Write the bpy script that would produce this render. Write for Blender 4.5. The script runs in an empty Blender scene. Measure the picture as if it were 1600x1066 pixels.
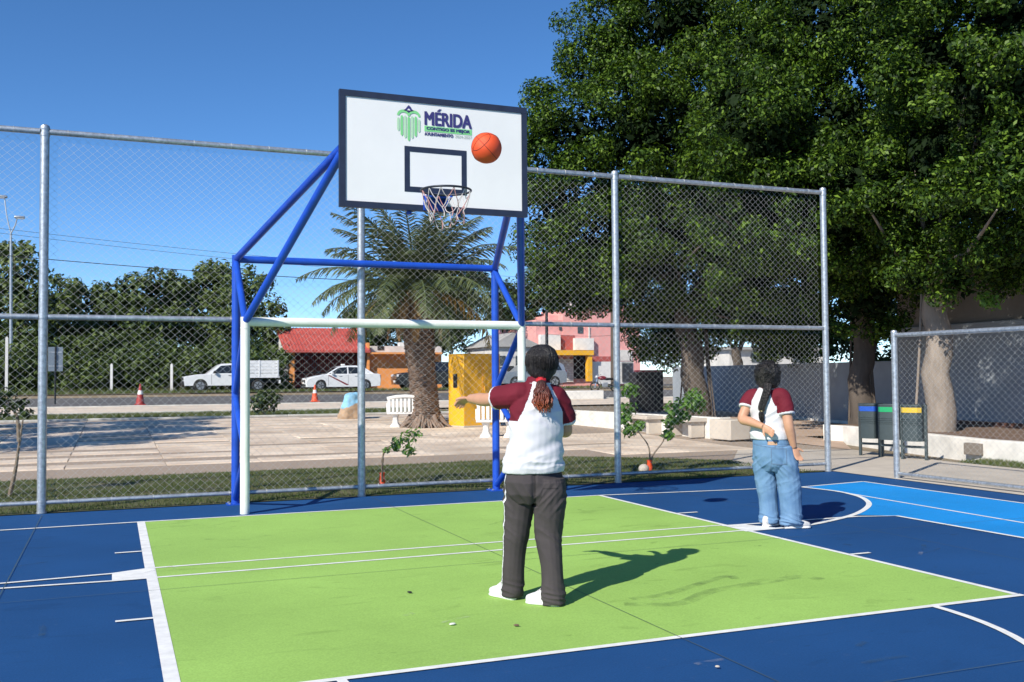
import bpy, bmesh, math, random
import numpy as np
from mathutils import Vector, Matrix, noise
random.seed(7); rng = np.random.default_rng(7)
R = math.radians
scene = bpy.context.scene
C = scene.collection

# ---------------------------------------------------------------- camera
CAM = np.array((0.7194, -11.9525, 1.45)); YAW, PIT, ROL, FPX = 0.3852, 0.0365, -0.0076, 1536.5
fw = np.array((math.sin(YAW)*math.cos(PIT), math.cos(YAW)*math.cos(PIT), math.sin(PIT)))
r0 = np.array((math.cos(YAW), -math.sin(YAW), 0.0)); u0 = np.cross(r0, fw)
rt = r0*math.cos(ROL) + u0*math.sin(ROL); up = -r0*math.sin(ROL) + u0*math.cos(ROL)
cam = bpy.data.cameras.new('camera'); camo = bpy.data.objects.new('camera', cam); C.objects.link(camo)
camo.matrix_world = Matrix(((rt[0], up[0], -fw[0], CAM[0]), (rt[1], up[1], -fw[1], CAM[1]),
                            (rt[2], up[2], -fw[2], CAM[2]), (0, 0, 0, 1)))
cam.lens = FPX/1600*36; cam.sensor_width = 36; cam.clip_end = 3000; cam.clip_start = 0.05
scene.camera = camo

# ---------------------------------------------------------------- sky and sun
SUN_EL = R(36); SUN_DIR = R(33.5)            # light travels towards +X+Y
w = bpy.data.worlds.new('World'); scene.world = w; w.use_nodes = True
nt = w.node_tree; bg = nt.nodes['Background']
sky = nt.nodes.new('ShaderNodeTexSky'); sky.sky_type = 'NISHITA'; sky.sun_disc = False
sky.sun_elevation = SUN_EL; sky.altitude = 10; sky.air_density = 0.6; sky.dust_density = 0.0; sky.ozone_density = 4.0
sv = Vector((-math.cos(SUN_DIR), -math.sin(SUN_DIR), 0))      # towards the sun
sky.sun_rotation = math.atan2(sv.x, sv.y)
hs = nt.nodes.new('ShaderNodeHueSaturation'); hs.inputs['Saturation'].default_value = 1.16
nt.links.new(sky.outputs[0], hs.inputs['Color']); nt.links.new(hs.outputs[0], bg.inputs[0]); bg.inputs[1].default_value = 0.128
sl = bpy.data.lights.new('sun', 'SUN'); sl.energy = 4.5; sl.angle = R(0.5); sl.color = (1.0, 0.94, 0.84)
so = bpy.data.objects.new('sun', sl); C.objects.link(so)
ld = Vector((math.cos(SUN_DIR)*math.cos(SUN_EL), math.sin(SUN_DIR)*math.cos(SUN_EL), -math.sin(SUN_EL)))
so.rotation_euler = ld.to_track_quat('-Z', 'Y').to_euler(); so.location = (-20, -20, 30)
scene.view_settings.view_transform = 'Standard'; scene.view_settings.look = 'None'
scene.view_settings.exposure = 0.45; scene.view_settings.gamma = 1.0
scene.render.engine = 'CYCLES'

# ---------------------------------------------------------------- helpers
def tz(y):                                   # gentle rise of the ground behind the court
    return 0.72 if y > 43.15 else 0.014*max(0.0, y-5)
def ray(px, py):
    return fw + rt*(px-800)/FPX - up*(py-533)/FPX
def G(px, py, z=None):                       # point of the ground seen at a photo position
    d = ray(px, py)
    if z is not None:
        t = (z-CAM[2])/d[2]; return CAM + d*t
    t = -CAM[2]/d[2] if d[2] < 0 else 1e9
    p = CAM + d*t
    if p[1] > 5 or d[2] >= 0:
        t = (CAM[2]-.014*(CAM[1]-5))/(.014*d[1]-d[2]); p = CAM + d*t
    return p
def AD(px, py, dep): return CAM + ray(px, py)*dep
def AY(px, py, y):
    d = ray(px, py); return CAM + d*((y-CAM[1])/d[1])

class MB:
    def __init__(s): s.v = []; s.f = []; s.m = []
    def add(s, vs, fs, m=0):
        o = len(s.v); s.v.extend([tuple(map(float, q)) for q in vs])
        s.f.extend([tuple(o+i for i in f) for f in fs]); s.m.extend([m]*len(fs)); return s
    def box(s, c, d, rz=0, m=0, rot=None, taper=1.0):
        x, y, z = [k/2 for k in d]; vs = []
        M = rot if rot is not None else Matrix.Rotation(rz, 3, 'Z')
        for sz in (-1, 1):
            k = taper if sz > 0 else 1.0
            for sx, sy in ((-1, -1), (1, -1), (1, 1), (-1, 1)):
                vs.append(M @ Vector((sx*x*k, sy*y*k, sz*z)) + Vector(c))
        return s.add(vs, [(3, 2, 1, 0), (4, 5, 6, 7), (0, 1, 5, 4), (1, 2, 6, 5), (2, 3, 7, 6), (3, 0, 4, 7)], m)
    def tube(s, pts, r, n=10, m=0, cap=True, up=None, flat=1.0):
        pts = [Vector(p) for p in pts]; k = len(pts)
        rs = r if isinstance(r, (list, tuple, np.ndarray)) else [r]*k
        vs = []; fs = []; prev = None
        for i, p in enumerate(pts):
            t = (pts[min(i+1, k-1)] - pts[max(i-1, 0)])
            t = t.normalized() if t.length > 1e-9 else Vector((0, 0, 1))
            if prev is None:
                a = Vector(up) if up is not None else (Vector((0, 0, 1)) if abs(t.z) < .9 else Vector((1, 0, 0)))
                a = (a - t*a.dot(t)).normalized()
            else:
                a = (prev - t*prev.dot(t)).normalized()
            prev = a; b = t.cross(a)
            for j in range(n):
                th = 2*math.pi*j/n
                vs.append(p + (a*math.cos(th) + b*math.sin(th)*flat)*rs[i])
        for i in range(k-1):
            for j in range(n):
                fs.append((i*n+j, i*n+(j+1) % n, (i+1)*n+(j+1) % n, (i+1)*n+j))
        if cap:
            fs.append(tuple(range(n-1, -1, -1))); fs.append(tuple(range((k-1)*n, k*n)))
        return s.add(vs, fs, m)
    def lathe(s, prof, c=(0, 0, 0), n=16, m=0, cap=True):
        vs = []; fs = []; k = len(prof)
        for (r, z) in prof:
            for j in range(n):
                th = 2*math.pi*j/n; vs.append((c[0]+r*math.cos(th), c[1]+r*math.sin(th), c[2]+z))
        for i in range(k-1):
            for j in range(n):
                fs.append((i*n+j, i*n+(j+1) % n, (i+1)*n+(j+1) % n, (i+1)*n+j))
        if cap:
            fs.append(tuple(range(n-1, -1, -1))); fs.append(tuple(range((k-1)*n, k*n)))
        return s.add(vs, fs, m)
    def prism(s, poly, ax, lo, hi, m=0):     # poly in the two other axes (in order), extruded along ax
        n = len(poly)
        def P(a, b, h): return {0: (h, a, b), 1: (a, h, b), 2: (a, b, h)}[ax]
        vs = [P(a, b, lo) for a, b in poly] + [P(a, b, hi) for a, b in poly]
        fs = [tuple(range(n)), tuple(range(2*n-1, n-1, -1))]
        for i in range(n): fs.append((i, n+i, n+(i+1) % n, (i+1) % n))
        return s.add(vs, fs, m)
    def loft(s, secs, n=28, m=0):            # sections (cx, cy, cz, a, b, rot, power)
        vs = []; fs = []; k = len(secs)
        for q in secs:
            cx, cy, cz, a, b = q[:5]; ro = q[5] if len(q) > 5 else 0; pw = q[6] if len(q) > 6 else 2.0
            for j in range(n):
                th = 2*math.pi*j/n; c_, s_ = math.cos(th), math.sin(th)
                x = a*math.copysign(abs(c_)**(2/pw), c_); y = b*math.copysign(abs(s_)**(2/pw), s_)
                vs.append((cx + x*math.cos(ro) - y*math.sin(ro), cy + x*math.sin(ro) + y*math.cos(ro), cz))
        for i in range(k-1):
            for j in range(n):
                fs.append((i*n+j, i*n+(j+1) % n, (i+1)*n+(j+1) % n, (i+1)*n+j))
        fs.append(tuple(range(n-1, -1, -1))); fs.append(tuple(range((k-1)*n, k*n)))
        return s.add(vs, fs, m)
    def ball(s, c, r, m=0, n=14, k=9, M=None):
        rr = (r, r, r) if not isinstance(r, (tuple, list)) else r
        vs = []; fs = []
        for i in range(1, k):
            ph = math.pi*i/k
            for j in range(n):
                th = 2*math.pi*j/n
                vs.append((rr[0]*math.sin(ph)*math.cos(th), rr[1]*math.sin(ph)*math.sin(th), -rr[2]*math.cos(ph)))
        vs += [(0, 0, -rr[2]), (0, 0, rr[2])]
        for i in range(k-2):
            for j in range(n):
                fs.append((i*n+j, i*n+(j+1) % n, (i+1)*n+(j+1) % n, (i+1)*n+j))
        b, t = (k-1)*n, (k-1)*n+1
        for j in range(n):
            fs.append((b, (j+1) % n, j)); fs.append((t, (k-2)*n+j, (k-2)*n+(j+1) % n))
        M = M or Matrix.Identity(3)
        return s.add([M @ Vector(q) + Vector(c) for q in vs], fs, m)
    def build(s, name, mats, parent=None, smooth=40, bevel=0):
        me = bpy.data.meshes.new(name); me.from_pydata(s.v, [], s.f)
        mats = mats if isinstance(mats, (list, tuple)) else [mats]
        for q in mats: me.materials.append(q)
        if len(mats) > 1: me.polygons.foreach_set('material_index', s.m)
        fin(me, smooth)
        o = bpy.data.objects.new(name, me); C.objects.link(o)
        if parent is not None: o.parent = parent
        if bevel:
            b = o.modifiers.new('bevel', 'BEVEL'); b.width = bevel; b.segments = 2; b.limit_method = 'ANGLE'
        return o
def fin(me, smooth):
    if smooth:
        me.polygons.foreach_set('use_smooth', [True]*len(me.polygons))
        me.update()
        if smooth < 180: me.set_sharp_from_angle(angle=R(smooth))
    me.update()
def np_obj(name, V, F, mats, parent=None, smooth=False):      # V (n,3), F (m,k) numpy arrays
    me = bpy.data.meshes.new(name); n, k = F.shape
    me.vertices.add(len(V)); me.vertices.foreach_set('co', np.ascontiguousarray(V, dtype=np.float32).ravel())
    me.loops.add(n*k); me.loops.foreach_set('vertex_index', np.ascontiguousarray(F, dtype=np.int32).ravel())
    me.polygons.add(n); me.polygons.foreach_set('loop_start', np.arange(0, n*k, k, dtype=np.int32))
    me.polygons.foreach_set('loop_total', np.full(n, k, dtype=np.int32))
    if smooth: me.polygons.foreach_set('use_smooth', np.ones(n, dtype=bool))
    for q in (mats if isinstance(mats, (list, tuple)) else [mats]): me.materials.append(q)
    me.update(calc_edges=True); me.validate()
    o = bpy.data.objects.new(name, me); C.objects.link(o)
    if parent is not None: o.parent = parent
    return o
def empty(name, loc=(0, 0, 0), rz=0):
    o = bpy.data.objects.new(name, None); C.objects.link(o); o.empty_display_size = .1
    o.location = Vector(tuple(map(float, loc))); o.rotation_euler = (0, 0, rz); return o
def tag(o, label, cat, group=None):
    o['label'] = label; o['category'] = cat
    if group: o['group'] = group
    return o
def struct(o): o['kind'] = 'structure'; return o
def stuff(o): o['kind'] = 'stuff'; return o
def catmull(P, n):
    P = [Vector(p) for p in P]; out = []
    Q = [P[0]*2-P[1]] + P + [P[-1]*2-P[-2]]
    for i in range(1, len(Q)-2):
        for j in range(n):
            t = j/n
            out.append(.5*((2*Q[i]) + (Q[i+1]-Q[i-1])*t + (2*Q[i-1]-5*Q[i]+4*Q[i+1]-Q[i+2])*t*t
                           + (3*Q[i]-Q[i-1]-3*Q[i+1]+Q[i+2])*t*t*t))
    out.append(P[-1]); return out
def lerpl(L, n):                             # resample a list of radii like catmull does its points
    out = []
    for i in range(len(L)-1):
        for j in range(n): out.append(L[i] + (L[i+1]-L[i])*j/n)
    out.append(L[-1]); return out

# ---------------------------------------------------------------- materials
MATS = {}
def mat(name, col, rough=.6, metal=0, var=0, vscale=3, col2=None, bump=0, bscale=60, spec=.5, detail=6, coat=0, stretch=None, world=False):
    m = bpy.data.materials.new(name); m.use_nodes = True; MATS[name] = m
    n = m.node_tree.nodes; l = m.node_tree.links; b = n['Principled BSDF']
    b.inputs['Base Color'].default_value = (*col, 1); b.inputs['Roughness'].default_value = rough
    b.inputs['Metallic'].default_value = metal; b.inputs['Specular IOR Level'].default_value = spec
    if coat: b.inputs['Coat Weight'].default_value = coat; b.inputs['Coat Roughness'].default_value = .08
    co = None
    if var or bump or col2:
        tc = n.new('ShaderNodeTexCoord'); co = tc.outputs['Object']
        if world: co = n.new('ShaderNodeNewGeometry').outputs['Position']
        if stretch:
            mp = n.new('ShaderNodeMapping'); mp.inputs['Scale'].default_value = stretch
            l.new(co, mp.inputs['Vector']); co = mp.outputs[0]
    if var or col2:
        t = n.new('ShaderNodeTexNoise'); t.inputs['Scale'].default_value = vscale; t.inputs['Detail'].default_value = detail
        t.inputs['Roughness'].default_value = .62
        l.new(co, t.inputs['Vector'])
        rp = n.new('ShaderNodeValToRGB'); l.new(t.outputs['Fac'], rp.inputs['Fac'])
        c2 = col2 or tuple(k*(1-var) for k in col); c1 = col if col2 else tuple(min(1, k*(1+var*.6)) for k in col)
        rp.color_ramp.elements[0].position = .32; rp.color_ramp.elements[1].position = .68
        rp.color_ramp.elements[0].color = (*c2, 1); rp.color_ramp.elements[1].color = (*c1, 1)
        l.new(rp.outputs['Color'], b.inputs['Base Color'])
    if bump:
        t2 = n.new('ShaderNodeTexNoise'); t2.inputs['Scale'].default_value = bscale; t2.inputs['Detail'].default_value = 5
        l.new(co, t2.inputs['Vector'])
        bp = n.new('ShaderNodeBump'); bp.inputs['Strength'].default_value = bump; bp.inputs['Distance'].default_value = .02
        l.new(t2.outputs['Fac'], bp.inputs['Height']); l.new(bp.outputs[0], b.inputs['Normal'])
    return m
def leafmat(name, cols, rough=.45, trans=.3, spec=.4):
    m = bpy.data.materials.new(name); m.use_nodes = True; MATS[name] = m
    n = m.node_tree.nodes; l = m.node_tree.links; b = n['Principled BSDF']; out = n['Material Output']
    g = n.new('ShaderNodeNewGeometry'); rp = n.new('ShaderNodeValToRGB')
    l.new(g.outputs['Random Per Island'], rp.inputs['Fac'])
    e = rp.color_ramp.elements
    while len(e) < len(cols): e.new(.5)
    for i, c in enumerate(cols): e[i].position = i/(len(cols)-1); e[i].color = (*c, 1)
    l.new(rp.outputs['Color'], b.inputs['Base Color'])
    b.inputs['Roughness'].default_value = rough; b.inputs['Specular IOR Level'].default_value = spec
    t = n.new('ShaderNodeBsdfTranslucent'); mx = n.new('ShaderNodeMixShader'); mx.inputs[0].default_value = trans
    hs = n.new('ShaderNodeHueSaturation'); hs.inputs['Value'].default_value = 1.5; hs.inputs['Saturation'].default_value = 1.1
    l.new(rp.outputs['Color'], hs.inputs['Color']); l.new(hs.outputs[0], t.inputs['Color'])
    l.new(b.outputs[0], mx.inputs[1]); l.new(t.outputs[0], mx.inputs[2]); l.new(mx.outputs[0], out.inputs['Surface'])
    return m
M = MATS
mat('galv', (.52, .55, .57), .42, .75, var=.32, vscale=22, bump=.06, bscale=150, world=True)
mat('galv_wire', (.52, .53, .52), .5, .4)
mat('blue_steel', (.012, .075, .48), .38, 0, var=.22, vscale=5, bump=.06, bscale=30, world=True)
mat('white_steel', (.76, .78, .73), .42, 0, var=.12, vscale=4, bump=.05, bscale=30, world=True)
mat('board_white', (.80, .795, .77), .45, var=.05, vscale=1.3)
mat('navy', (.018, .026, .055), .5, var=.2, vscale=10)
mat('logo_navy', (.04, .035, .16), .5); mat('logo_green', (.22, .62, .24), .5); mat('logo_grey', (.35, .42, .36), .5)
mat('logo_pale', (.42, .66, .42), .5)
mat('rim', (.03, .035, .05), .45, .4)
mat('net', (.55, .51, .50), .85, var=.15, vscale=30); mat('net_pink', (.5, .27, .25), .85, var=.2, vscale=30)
mat('concrete', (.52, .46, .385), .85, var=.16, vscale=1.2, bump=.12, bscale=50)
mat('kerb', (.55, .53, .48), .85, var=.25, vscale=3, bump=.15, bscale=40)
mat('asphalt', (.12, .115, .11), .9, var=.25, vscale=.7, bump=.2, bscale=90)
mat('dirt', (.26, .20, .14), .95, var=.3, vscale=.8, col2=(.16, .13, .08), bump=.3, bscale=20)
mat('soil', (.17, .11, .075), .95, var=.35, vscale=3, bump=.4, bscale=25)
mat('whitewash', (.74, .71, .65), .9, var=.2, vscale=2.5, bump=.35, bscale=12)
mat('stonewhite', (.72, .71, .68), .7, var=.1, vscale=4, bump=.06, bscale=60)
mat('lawn', (.06, .085, .024), .95, var=.3, vscale=2.2, col2=(.13, .11, .055), bump=.4, bscale=40)
mat('skin', (.50, .27, .17), .5, var=.08, vscale=12, spec=.35)
mat('tyre', (.02, .02, .02), .8); mat('alloy', (.45, .46, .48), .35, .7)
mat('glass_dark', (.018, .022, .026), .08, 0, spec=.7)
mat('car_white', (.74, .75, .76), .28, coat=.6); mat('car_black', (.015, .016, .02), .25, coat=.6)
mat('black_plastic', (.02, .02, .02), .6); mat('chrome', (.7, .7, .7), .2, .9)
mat('lamp_clear', (.6, .62, .65), .15); mat('lamp_red', (.35, .015, .012), .25); mat('maroon_paint', (.2, .02, .03), .4)
mat('cone_orange', (.75, .085, .02), .5, var=.1, vscale=8); mat('cone_white', (.75, .74, .72), .5)
leafmat('ficus_leaf', [(.010, .024, .005), (.022, .050, .007), (.054, .108, .011), (.145, .235, .024)], .5, .2, .22)
leafmat('shaded_inner_leaf', [(.006, .014, .004), (.012, .026, .006)], .7, .0, .1)  # shade between the leaf clumps put into a darker leaf colour
leafmat('far_leaf', [(.022, .042, .009), (.05, .082, .016), (.11, .155, .028)], .6, .15)
leafmat('dark_leaf', [(.014, .028, .008), (.032, .058, .012), (.075, .115, .022)], .55, .14)
leafmat('shrub_leaf', [(.028, .048, .010), (.06, .095, .02), (.12, .165, .035)], .6, .18)
leafmat('sapling_leaf', [(.08, .17, .03), (.13, .26, .045), (.20, .35, .07)], .45, .38)
leafmat('grass_blade', [(.06, .10, .022), (.085, .13, .03), (.12, .15, .045), (.20, .17, .09)], .6, .3)
leafmat('palm_green', [(.045, .065, .028), (.08, .108, .042), (.135, .16, .065)], .5, .15)
mat('palm_dry', (.33, .20, .085), .8, var=.3, vscale=8); mat('palm_yellow', (.40, .27, .05), .6, var=.2, vscale=6)
mat('bark', (.10, .08, .064), .9, var=.35, vscale=4, bump=.5, bscale=14, stretch=(1, 1, .35))
mat('palm_bark', (.23, .165, .125), .9, var=.4, vscale=6, bump=.4, bscale=30)
mat('sap_bark', (.22, .17, .12), .9, var=.2, vscale=12)
mat('bark_sunlit', (.27, .225, .185), .9, var=.3, vscale=5, bump=.6, bscale=16, stretch=(1, 1, .35))  # paler bark colour stands in for sunlight on the right-hand trunk
leafmat('road_leaf', [(.036, .06, .016), (.078, .118, .028), (.16, .205, .052)], .6, .2)
def clear_mark(name, col, alpha):
    m = mat(name, col, .9); n = m.node_tree.nodes; l = m.node_tree.links; b = n['Principled BSDF']
    tc = n.new('ShaderNodeTexCoord'); t = n.new('ShaderNodeTexNoise'); t.inputs['Scale'].default_value = 9; t.inputs['Detail'].default_value = 5; l.new(tc.outputs['Object'], t.inputs['Vector'])
    r = n.new('ShaderNodeMapRange'); r.inputs[1].default_value = .35; r.inputs[2].default_value = .7; r.inputs[3].default_value = 0; r.inputs[4].default_value = alpha; l.new(t.outputs['Fac'], r.inputs[0]); l.new(r.outputs[0], b.inputs['Alpha']); return m
clear_mark('rubber_mark', (.05, .08, .045), .30)
clear_mark('dust_mark', (.5, .48, .42), .35)
scene.cycles.use_denoising = True
scene.cycles.max_bounces = 6; scene.cycles.transparent_max_bounces = 12

# ================================================================ SETTING
def sheet(name, poly, m, dz=0.0, parent=None, follow=True):     # flat polygon laid on the terrain
    mb = MB(); mb.add([(x, y, (tz(y) if follow else 0)+dz) for x, y in poly], [tuple(range(len(poly)))])
    return mb.build(name, m, parent, smooth=0)
def band(name, x0, x1, ys, m, dz, parent=None):
    mb = MB(); vs = []
    for y in ys: vs += [(x0, y, tz(y)+dz), (x1, y, tz(y)+dz)]
    mb.add(vs, [(2*i, 2*i+1, 2*i+3, 2*i+2) for i in range(len(ys)-1)])
    return mb.build(name, m, parent, smooth=0)
# ground to the horizon
mb = MB(); ys = [-300, 5, 43.0, 43.3, 800]; zs = [-.06, -.06, .47, .66, .66]; vs = []
for y, z in zip(ys, zs): vs += [(-500, y, z), (900, y, z)]
mb.add(vs, [(2*i, 2*i+1, 2*i+3, 2*i+2) for i in range(4)])
struct(mb.build('ground', M['dirt'], smooth=0))

# ---- court surface with painted zones
def paint(name, col, seam=True, scuff=.25, rough=.78, dust=.22):
    m = mat(name, col, rough, var=.13, vscale=.55, bump=.10, bscale=160, spec=.15)
    n = m.node_tree.nodes; l = m.node_tree.links; b = n['Principled BSDF']
    src = b.inputs['Base Color'].links[0].from_socket
    tc = n.new('ShaderNodeTexCoord')
    # fine grain of the acrylic paint
    g = n.new('ShaderNodeTexNoise'); g.inputs['Scale'].default_value = 90; g.inputs['Detail'].default_value = 3
    l.new(tc.outputs['Object'], g.inputs['Vector'])
    mr = n.new('ShaderNodeMapRange'); mr.inputs[1].default_value = .3; mr.inputs[2].default_value = .7; mr.inputs[3].default_value = .88; mr.inputs[4].default_value = 1.1
    l.new(g.outputs['Fac'], mr.inputs[0])
    mx = n.new('ShaderNodeMix'); mx.data_type = 'RGBA'; mx.blend_type = 'MULTIPLY'; mx.inputs[0].default_value = 1
    l.new(src, mx.inputs[6]); l.new(mr.outputs[0], mx.inputs[7])
    # dark rubbed scuffs, stretched
    mp = n.new('ShaderNodeMapping'); mp.inputs['Scale'].default_value = (.9, 2.2, 1); mp.inputs['Rotation'].default_value = (0, 0, .5)
    l.new(tc.outputs['Object'], mp.inputs[0])
    s = n.new('ShaderNodeTexNoise'); s.inputs['Scale'].default_value = 1.7; s.inputs['Detail'].default_value = 7; s.inputs['Distortion'].default_value = 1.6
    l.new(mp.outputs[0], s.inputs['Vector'])
    r2 = n.new('ShaderNodeMapRange'); r2.inputs[1].default_value = .61; r2.inputs[2].default_value = .72; r2.inputs[3].default_value = 0; r2.inputs[4].default_value = scuff
    l.new(s.outputs['Fac'], r2.inputs[0])
    m2 = n.new('ShaderNodeMix'); m2.data_type = 'RGBA'
    l.new(r2.outputs[0], m2.inputs[0]); l.new(mx.outputs[2], m2.inputs[6]); m2.inputs[7].default_value = (*[k*.45 for k in col], 1)
    # short shoe marks
    mp2 = n.new('ShaderNodeMapping'); mp2.inputs['Scale'].default_value = (1.2, 4.5, 1); mp2.inputs['Rotation'].default_value = (0, 0, -.9)
    l.new(tc.outputs['Object'], mp2.inputs[0])
    s5 = n.new('ShaderNodeTexNoise'); s5.inputs['Scale'].default_value = 2.6; s5.inputs['Detail'].default_value = 3; s5.inputs['Distortion'].default_value = 2.2
    l.new(mp2.outputs[0], s5.inputs['Vector'])
    r5 = n.new('ShaderNodeMapRange'); r5.inputs[1].default_value = .70; r5.inputs[2].default_value = .76; r5.inputs[3].default_value = 0; r5.inputs[4].default_value = scuff*1.3
    l.new(s5.outputs['Fac'], r5.inputs[0])
    m5 = n.new('ShaderNodeMix'); m5.data_type = 'RGBA'
    l.new(r5.outputs[0], m5.inputs[0]); l.new(m2.outputs[2], m5.inputs[6]); m5.inputs[7].default_value = (*[k*.35 for k in col], 1)
    m2 = m5
    # dust
    d = n.new('ShaderNodeTexNoise'); d.inputs['Scale'].default_value = 14; d.inputs['Detail'].default_value = 8; d.inputs['Roughness'].default_value = .75
    l.new(tc.outputs['Object'], d.inputs['Vector'])
    r3 = n.new('ShaderNodeMapRange'); r3.inputs[1].default_value = .60; r3.inputs[2].default_value = .80; r3.inputs[3].default_value = 0; r3.inputs[4].default_value = dust
    l.new(d.outputs['Fac'], r3.inputs[0])
    m3 = n.new('ShaderNodeMix'); m3.data_type = 'RGBA'
    l.new(r3.outputs[0], m3.inputs[0]); l.new(m2.outputs[2], m3.inputs[6]); m3.inputs[7].default_value = (.42, .41, .38, 1)
    l.new(m3.outputs[2], b.inputs['Base Color'])
    return m
paint('court_blue', (.0135, .070, .205), dust=.12); paint('court_green', (.315, .515, .118), scuff=.36, dust=.16); paint('court_sky', (.014, .26, .66), scuff=.15)
mat('line_white', (.80, .80, .77), .65, var=.15, vscale=9, bump=.05, bscale=150)
mat('joint', (.06, .09, .08), .9)
CX1 = 10.72
mb = MB(); mb.box((-9.64+ (CX1+10)/2-.36, -10.06, -.075), (CX1+10, 19.9, .15))
mb = MB(); mb.box(((CX1-20)/2, -12.06, -.075), (CX1+20, 24.0, .15))
court = struct(mb.build('court', M['court_blue'], smooth=0))
def flat(name, poly, m, z): return sheet(name, poly, m, z, court, follow=False)
flat('green_key', [(.99, -1.2), (.99, -7.2), (6.2, -7.2), (6.2, -1.2)], M['court_green'], .004)
arcc = [(6.15, -4.25), (6.81, -4.22), (7.33, -4.05), (7.9, -3.76), (8.47, -3.3), (8.82, -2.83), (8.98, -2.43), (9.03, -2.05), (8.94, -1.55)]
arc = [(v.x, v.y) for v in catmull([(x, y, 0) for x, y in arcc], 6)]
ai = [q for q in arc if q[0] > 7.8]
flat('light_blue_lane', [(10.1, -1.38), (8.94, -1.55)] + ai[::-1][1:] + [(8.13, -4.08), (8.12, -20), (10.1, -20)], M['court_sky'], .004)
def line(pts, w_, z=.006, m='line_white', name='white_line'):
    P = [Vector((x, y, 0)) for x, y in pts]; L = []; Rr = []
    for i, p in enumerate(P):
        t = (P[min(i+1, len(P)-1)] - P[max(i-1, 0)]).normalized(); nn = Vector((-t.y, t.x, 0))
        L.append(p+nn*w_/2); Rr.append(p-nn*w_/2)
    mb = MB(); n = len(P)
    mb.add([(q.x, q.y, z) for q in L+Rr], [(i, n+i, n+i+1, i+1) for i in range(n-1)])
    return mb.build(name, M[m], court, smooth=0)
line([(.99, -1.17), (.99, -12)], .075)                      # left edge of the key
line([(6.2, -1.2), (6.2, -7.17)], .05, .0061)
line([(.5, -7.2), (6.23, -7.2)][0:0] or [(1.03, -7.2), (6.23, -7.2)], .05, .0062)
line([(-9, -1.33), (.95, -1.2), (6.2, -1.22), (8.94, -1.55), (10.1, -1.38)], .045, .0063)
line([(10.1, -1.38), (10.1, -20)], .045, .0064)
line(arc, .06, .0066)
line([(6.15, -3.9), (7.74, -3.94), (8.13, -4.08), (8.12, -20)], .05, .0067)
line([(9.02, -2.1), (8.87, -4.95), (8.8, -20)], .04, .0068)
line([(-9, -4.4), (.0, -4.02), (.72, -3.97), (1.0, -3.86), (6.17, -3.86)], .04, .0069)
line([(-9, -4.3), (.0, -4.21), (.72, -4.26), (6.17, -4.22)], .04, .0070)
flat('white_line', [(.72, -3.96), (.72, -4.27), (1.02, -4.26), (1.02, -3.88)], M['line_white'], .0071)
flat('white_line', [(6.16, -3.88), (6.16, -4.25), (6.55, -4.25), (6.38, -3.9)], M['line_white'], .0071)
for a, b_, y in ((.74, .96, -3.04), (.74, .96, -5.55), (6.22, 6.46, -2.98), (6.2, 6.41, -5.6)): line([(a, y), (b_, y)], .04, .0072)
line([(3.6+1.86*math.cos(t), -7.2+1.86*math.sin(t)) for t in np.linspace(-math.pi, 0, 40)], .05, .0073)
for pts in ([(3.63, -.2), (3.63, -12)], [(.02, -.2), (.02, -12)], [(7.24, -.2), (7.24, -12)], [(-9, -4.72), (10.6, -4.72)], [(-9, -8.28), (10.6, -8.28)]):
    line(pts, .005, .0078, 'joint', 'expansion_joint')
# rubbed trails and shoe marks left on the paint
def trail(px, w_, m_): line([tuple(G(a_, b_, .0)[:2]) for a_, b_ in px], w_, .0085, m_, 'scuff_mark')
trail([(v.x, v.y) for v in catmull([(975, 946, 0), (1060, 945, 0), (1110, 926, 0), (1190, 912, 0), (1250, 903, 0), (1285, 907, 0)], 5)], .10, 'rubber_mark')
trail([(v.x, v.y) for v in catmull([(985, 938, 0), (1040, 930, 0), (1130, 903, 0), (1150, 906, 0)], 5)], .07, 'rubber_mark')
rs_ = random.Random(21)
for k_ in range(46):
    X_, Y_ = rs_.uniform(-.5, 9.5), rs_.uniform(-9.5, -1.4); a_ = rs_.uniform(0, 3.14); L_ = rs_.uniform(.06, .34); c_ = rs_.uniform(-.25, .25)
    P_ = [(X_ + (t_-.5)*L_*math.cos(a_+c_*t_), Y_ + (t_-.5)*L_*math.sin(a_+c_*t_)) for t_ in np.linspace(0, 1, 6)]
    line(P_, rs_.uniform(.012, .045), .0086 + k_*.00003, 'rubber_mark' if rs_.random() < .7 else 'dust_mark', 'scuff_mark')
# ---- concrete apron around the court entrance
apr = sheet('concrete_apron', [(10.72, -12), (13.35, -12), (13.45, .35), (13.9, 3.2), (12.0, 4.2), (10.35, 2.0), (9.7, .35), (10.72, .0)], M['concrete'], .006, follow=False); struct(apr)

# ---- lawn strip behind the fence, plaza, street
lawnpoly = [(-14, .0), (10.6, .0), (10.3, .9), (10.5, 2.2), (9.6, 3.3), (8.4, 4.3), (5, 4.0), (-14, 4.05)]
struct(sheet('lawn', lawnpoly, M['lawn'], .002))
m = mat('plaza_stone', (.82, .70, .565), .9, var=.2, vscale=.9, bump=.2, bscale=30, col2=(.52, .40, .30), world=True)
_n = m.node_tree.nodes; _l = m.node_tree.links; _b = _n['Principled BSDF']; _s = _b.inputs['Base Color'].links[0].from_socket
_o = _n.new('ShaderNodeObjectInfo'); _r = _n.new('ShaderNodeMapRange'); _r.inputs[3].default_value = .80; _r.inputs[4].default_value = 1.06; _l.new(_o.outputs['Random'], _r.inputs[0])
_x = _n.new('ShaderNodeMix'); _x.data_type = 'RGBA'; _x.blend_type = 'MULTIPLY'; _x.inputs[0].default_value = 1; _l.new(_s, _x.inputs[6]); _l.new(_r.outputs[0], _x.inputs[7]); _l.new(_x.outputs[2], _b.inputs['Base Color'])
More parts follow.
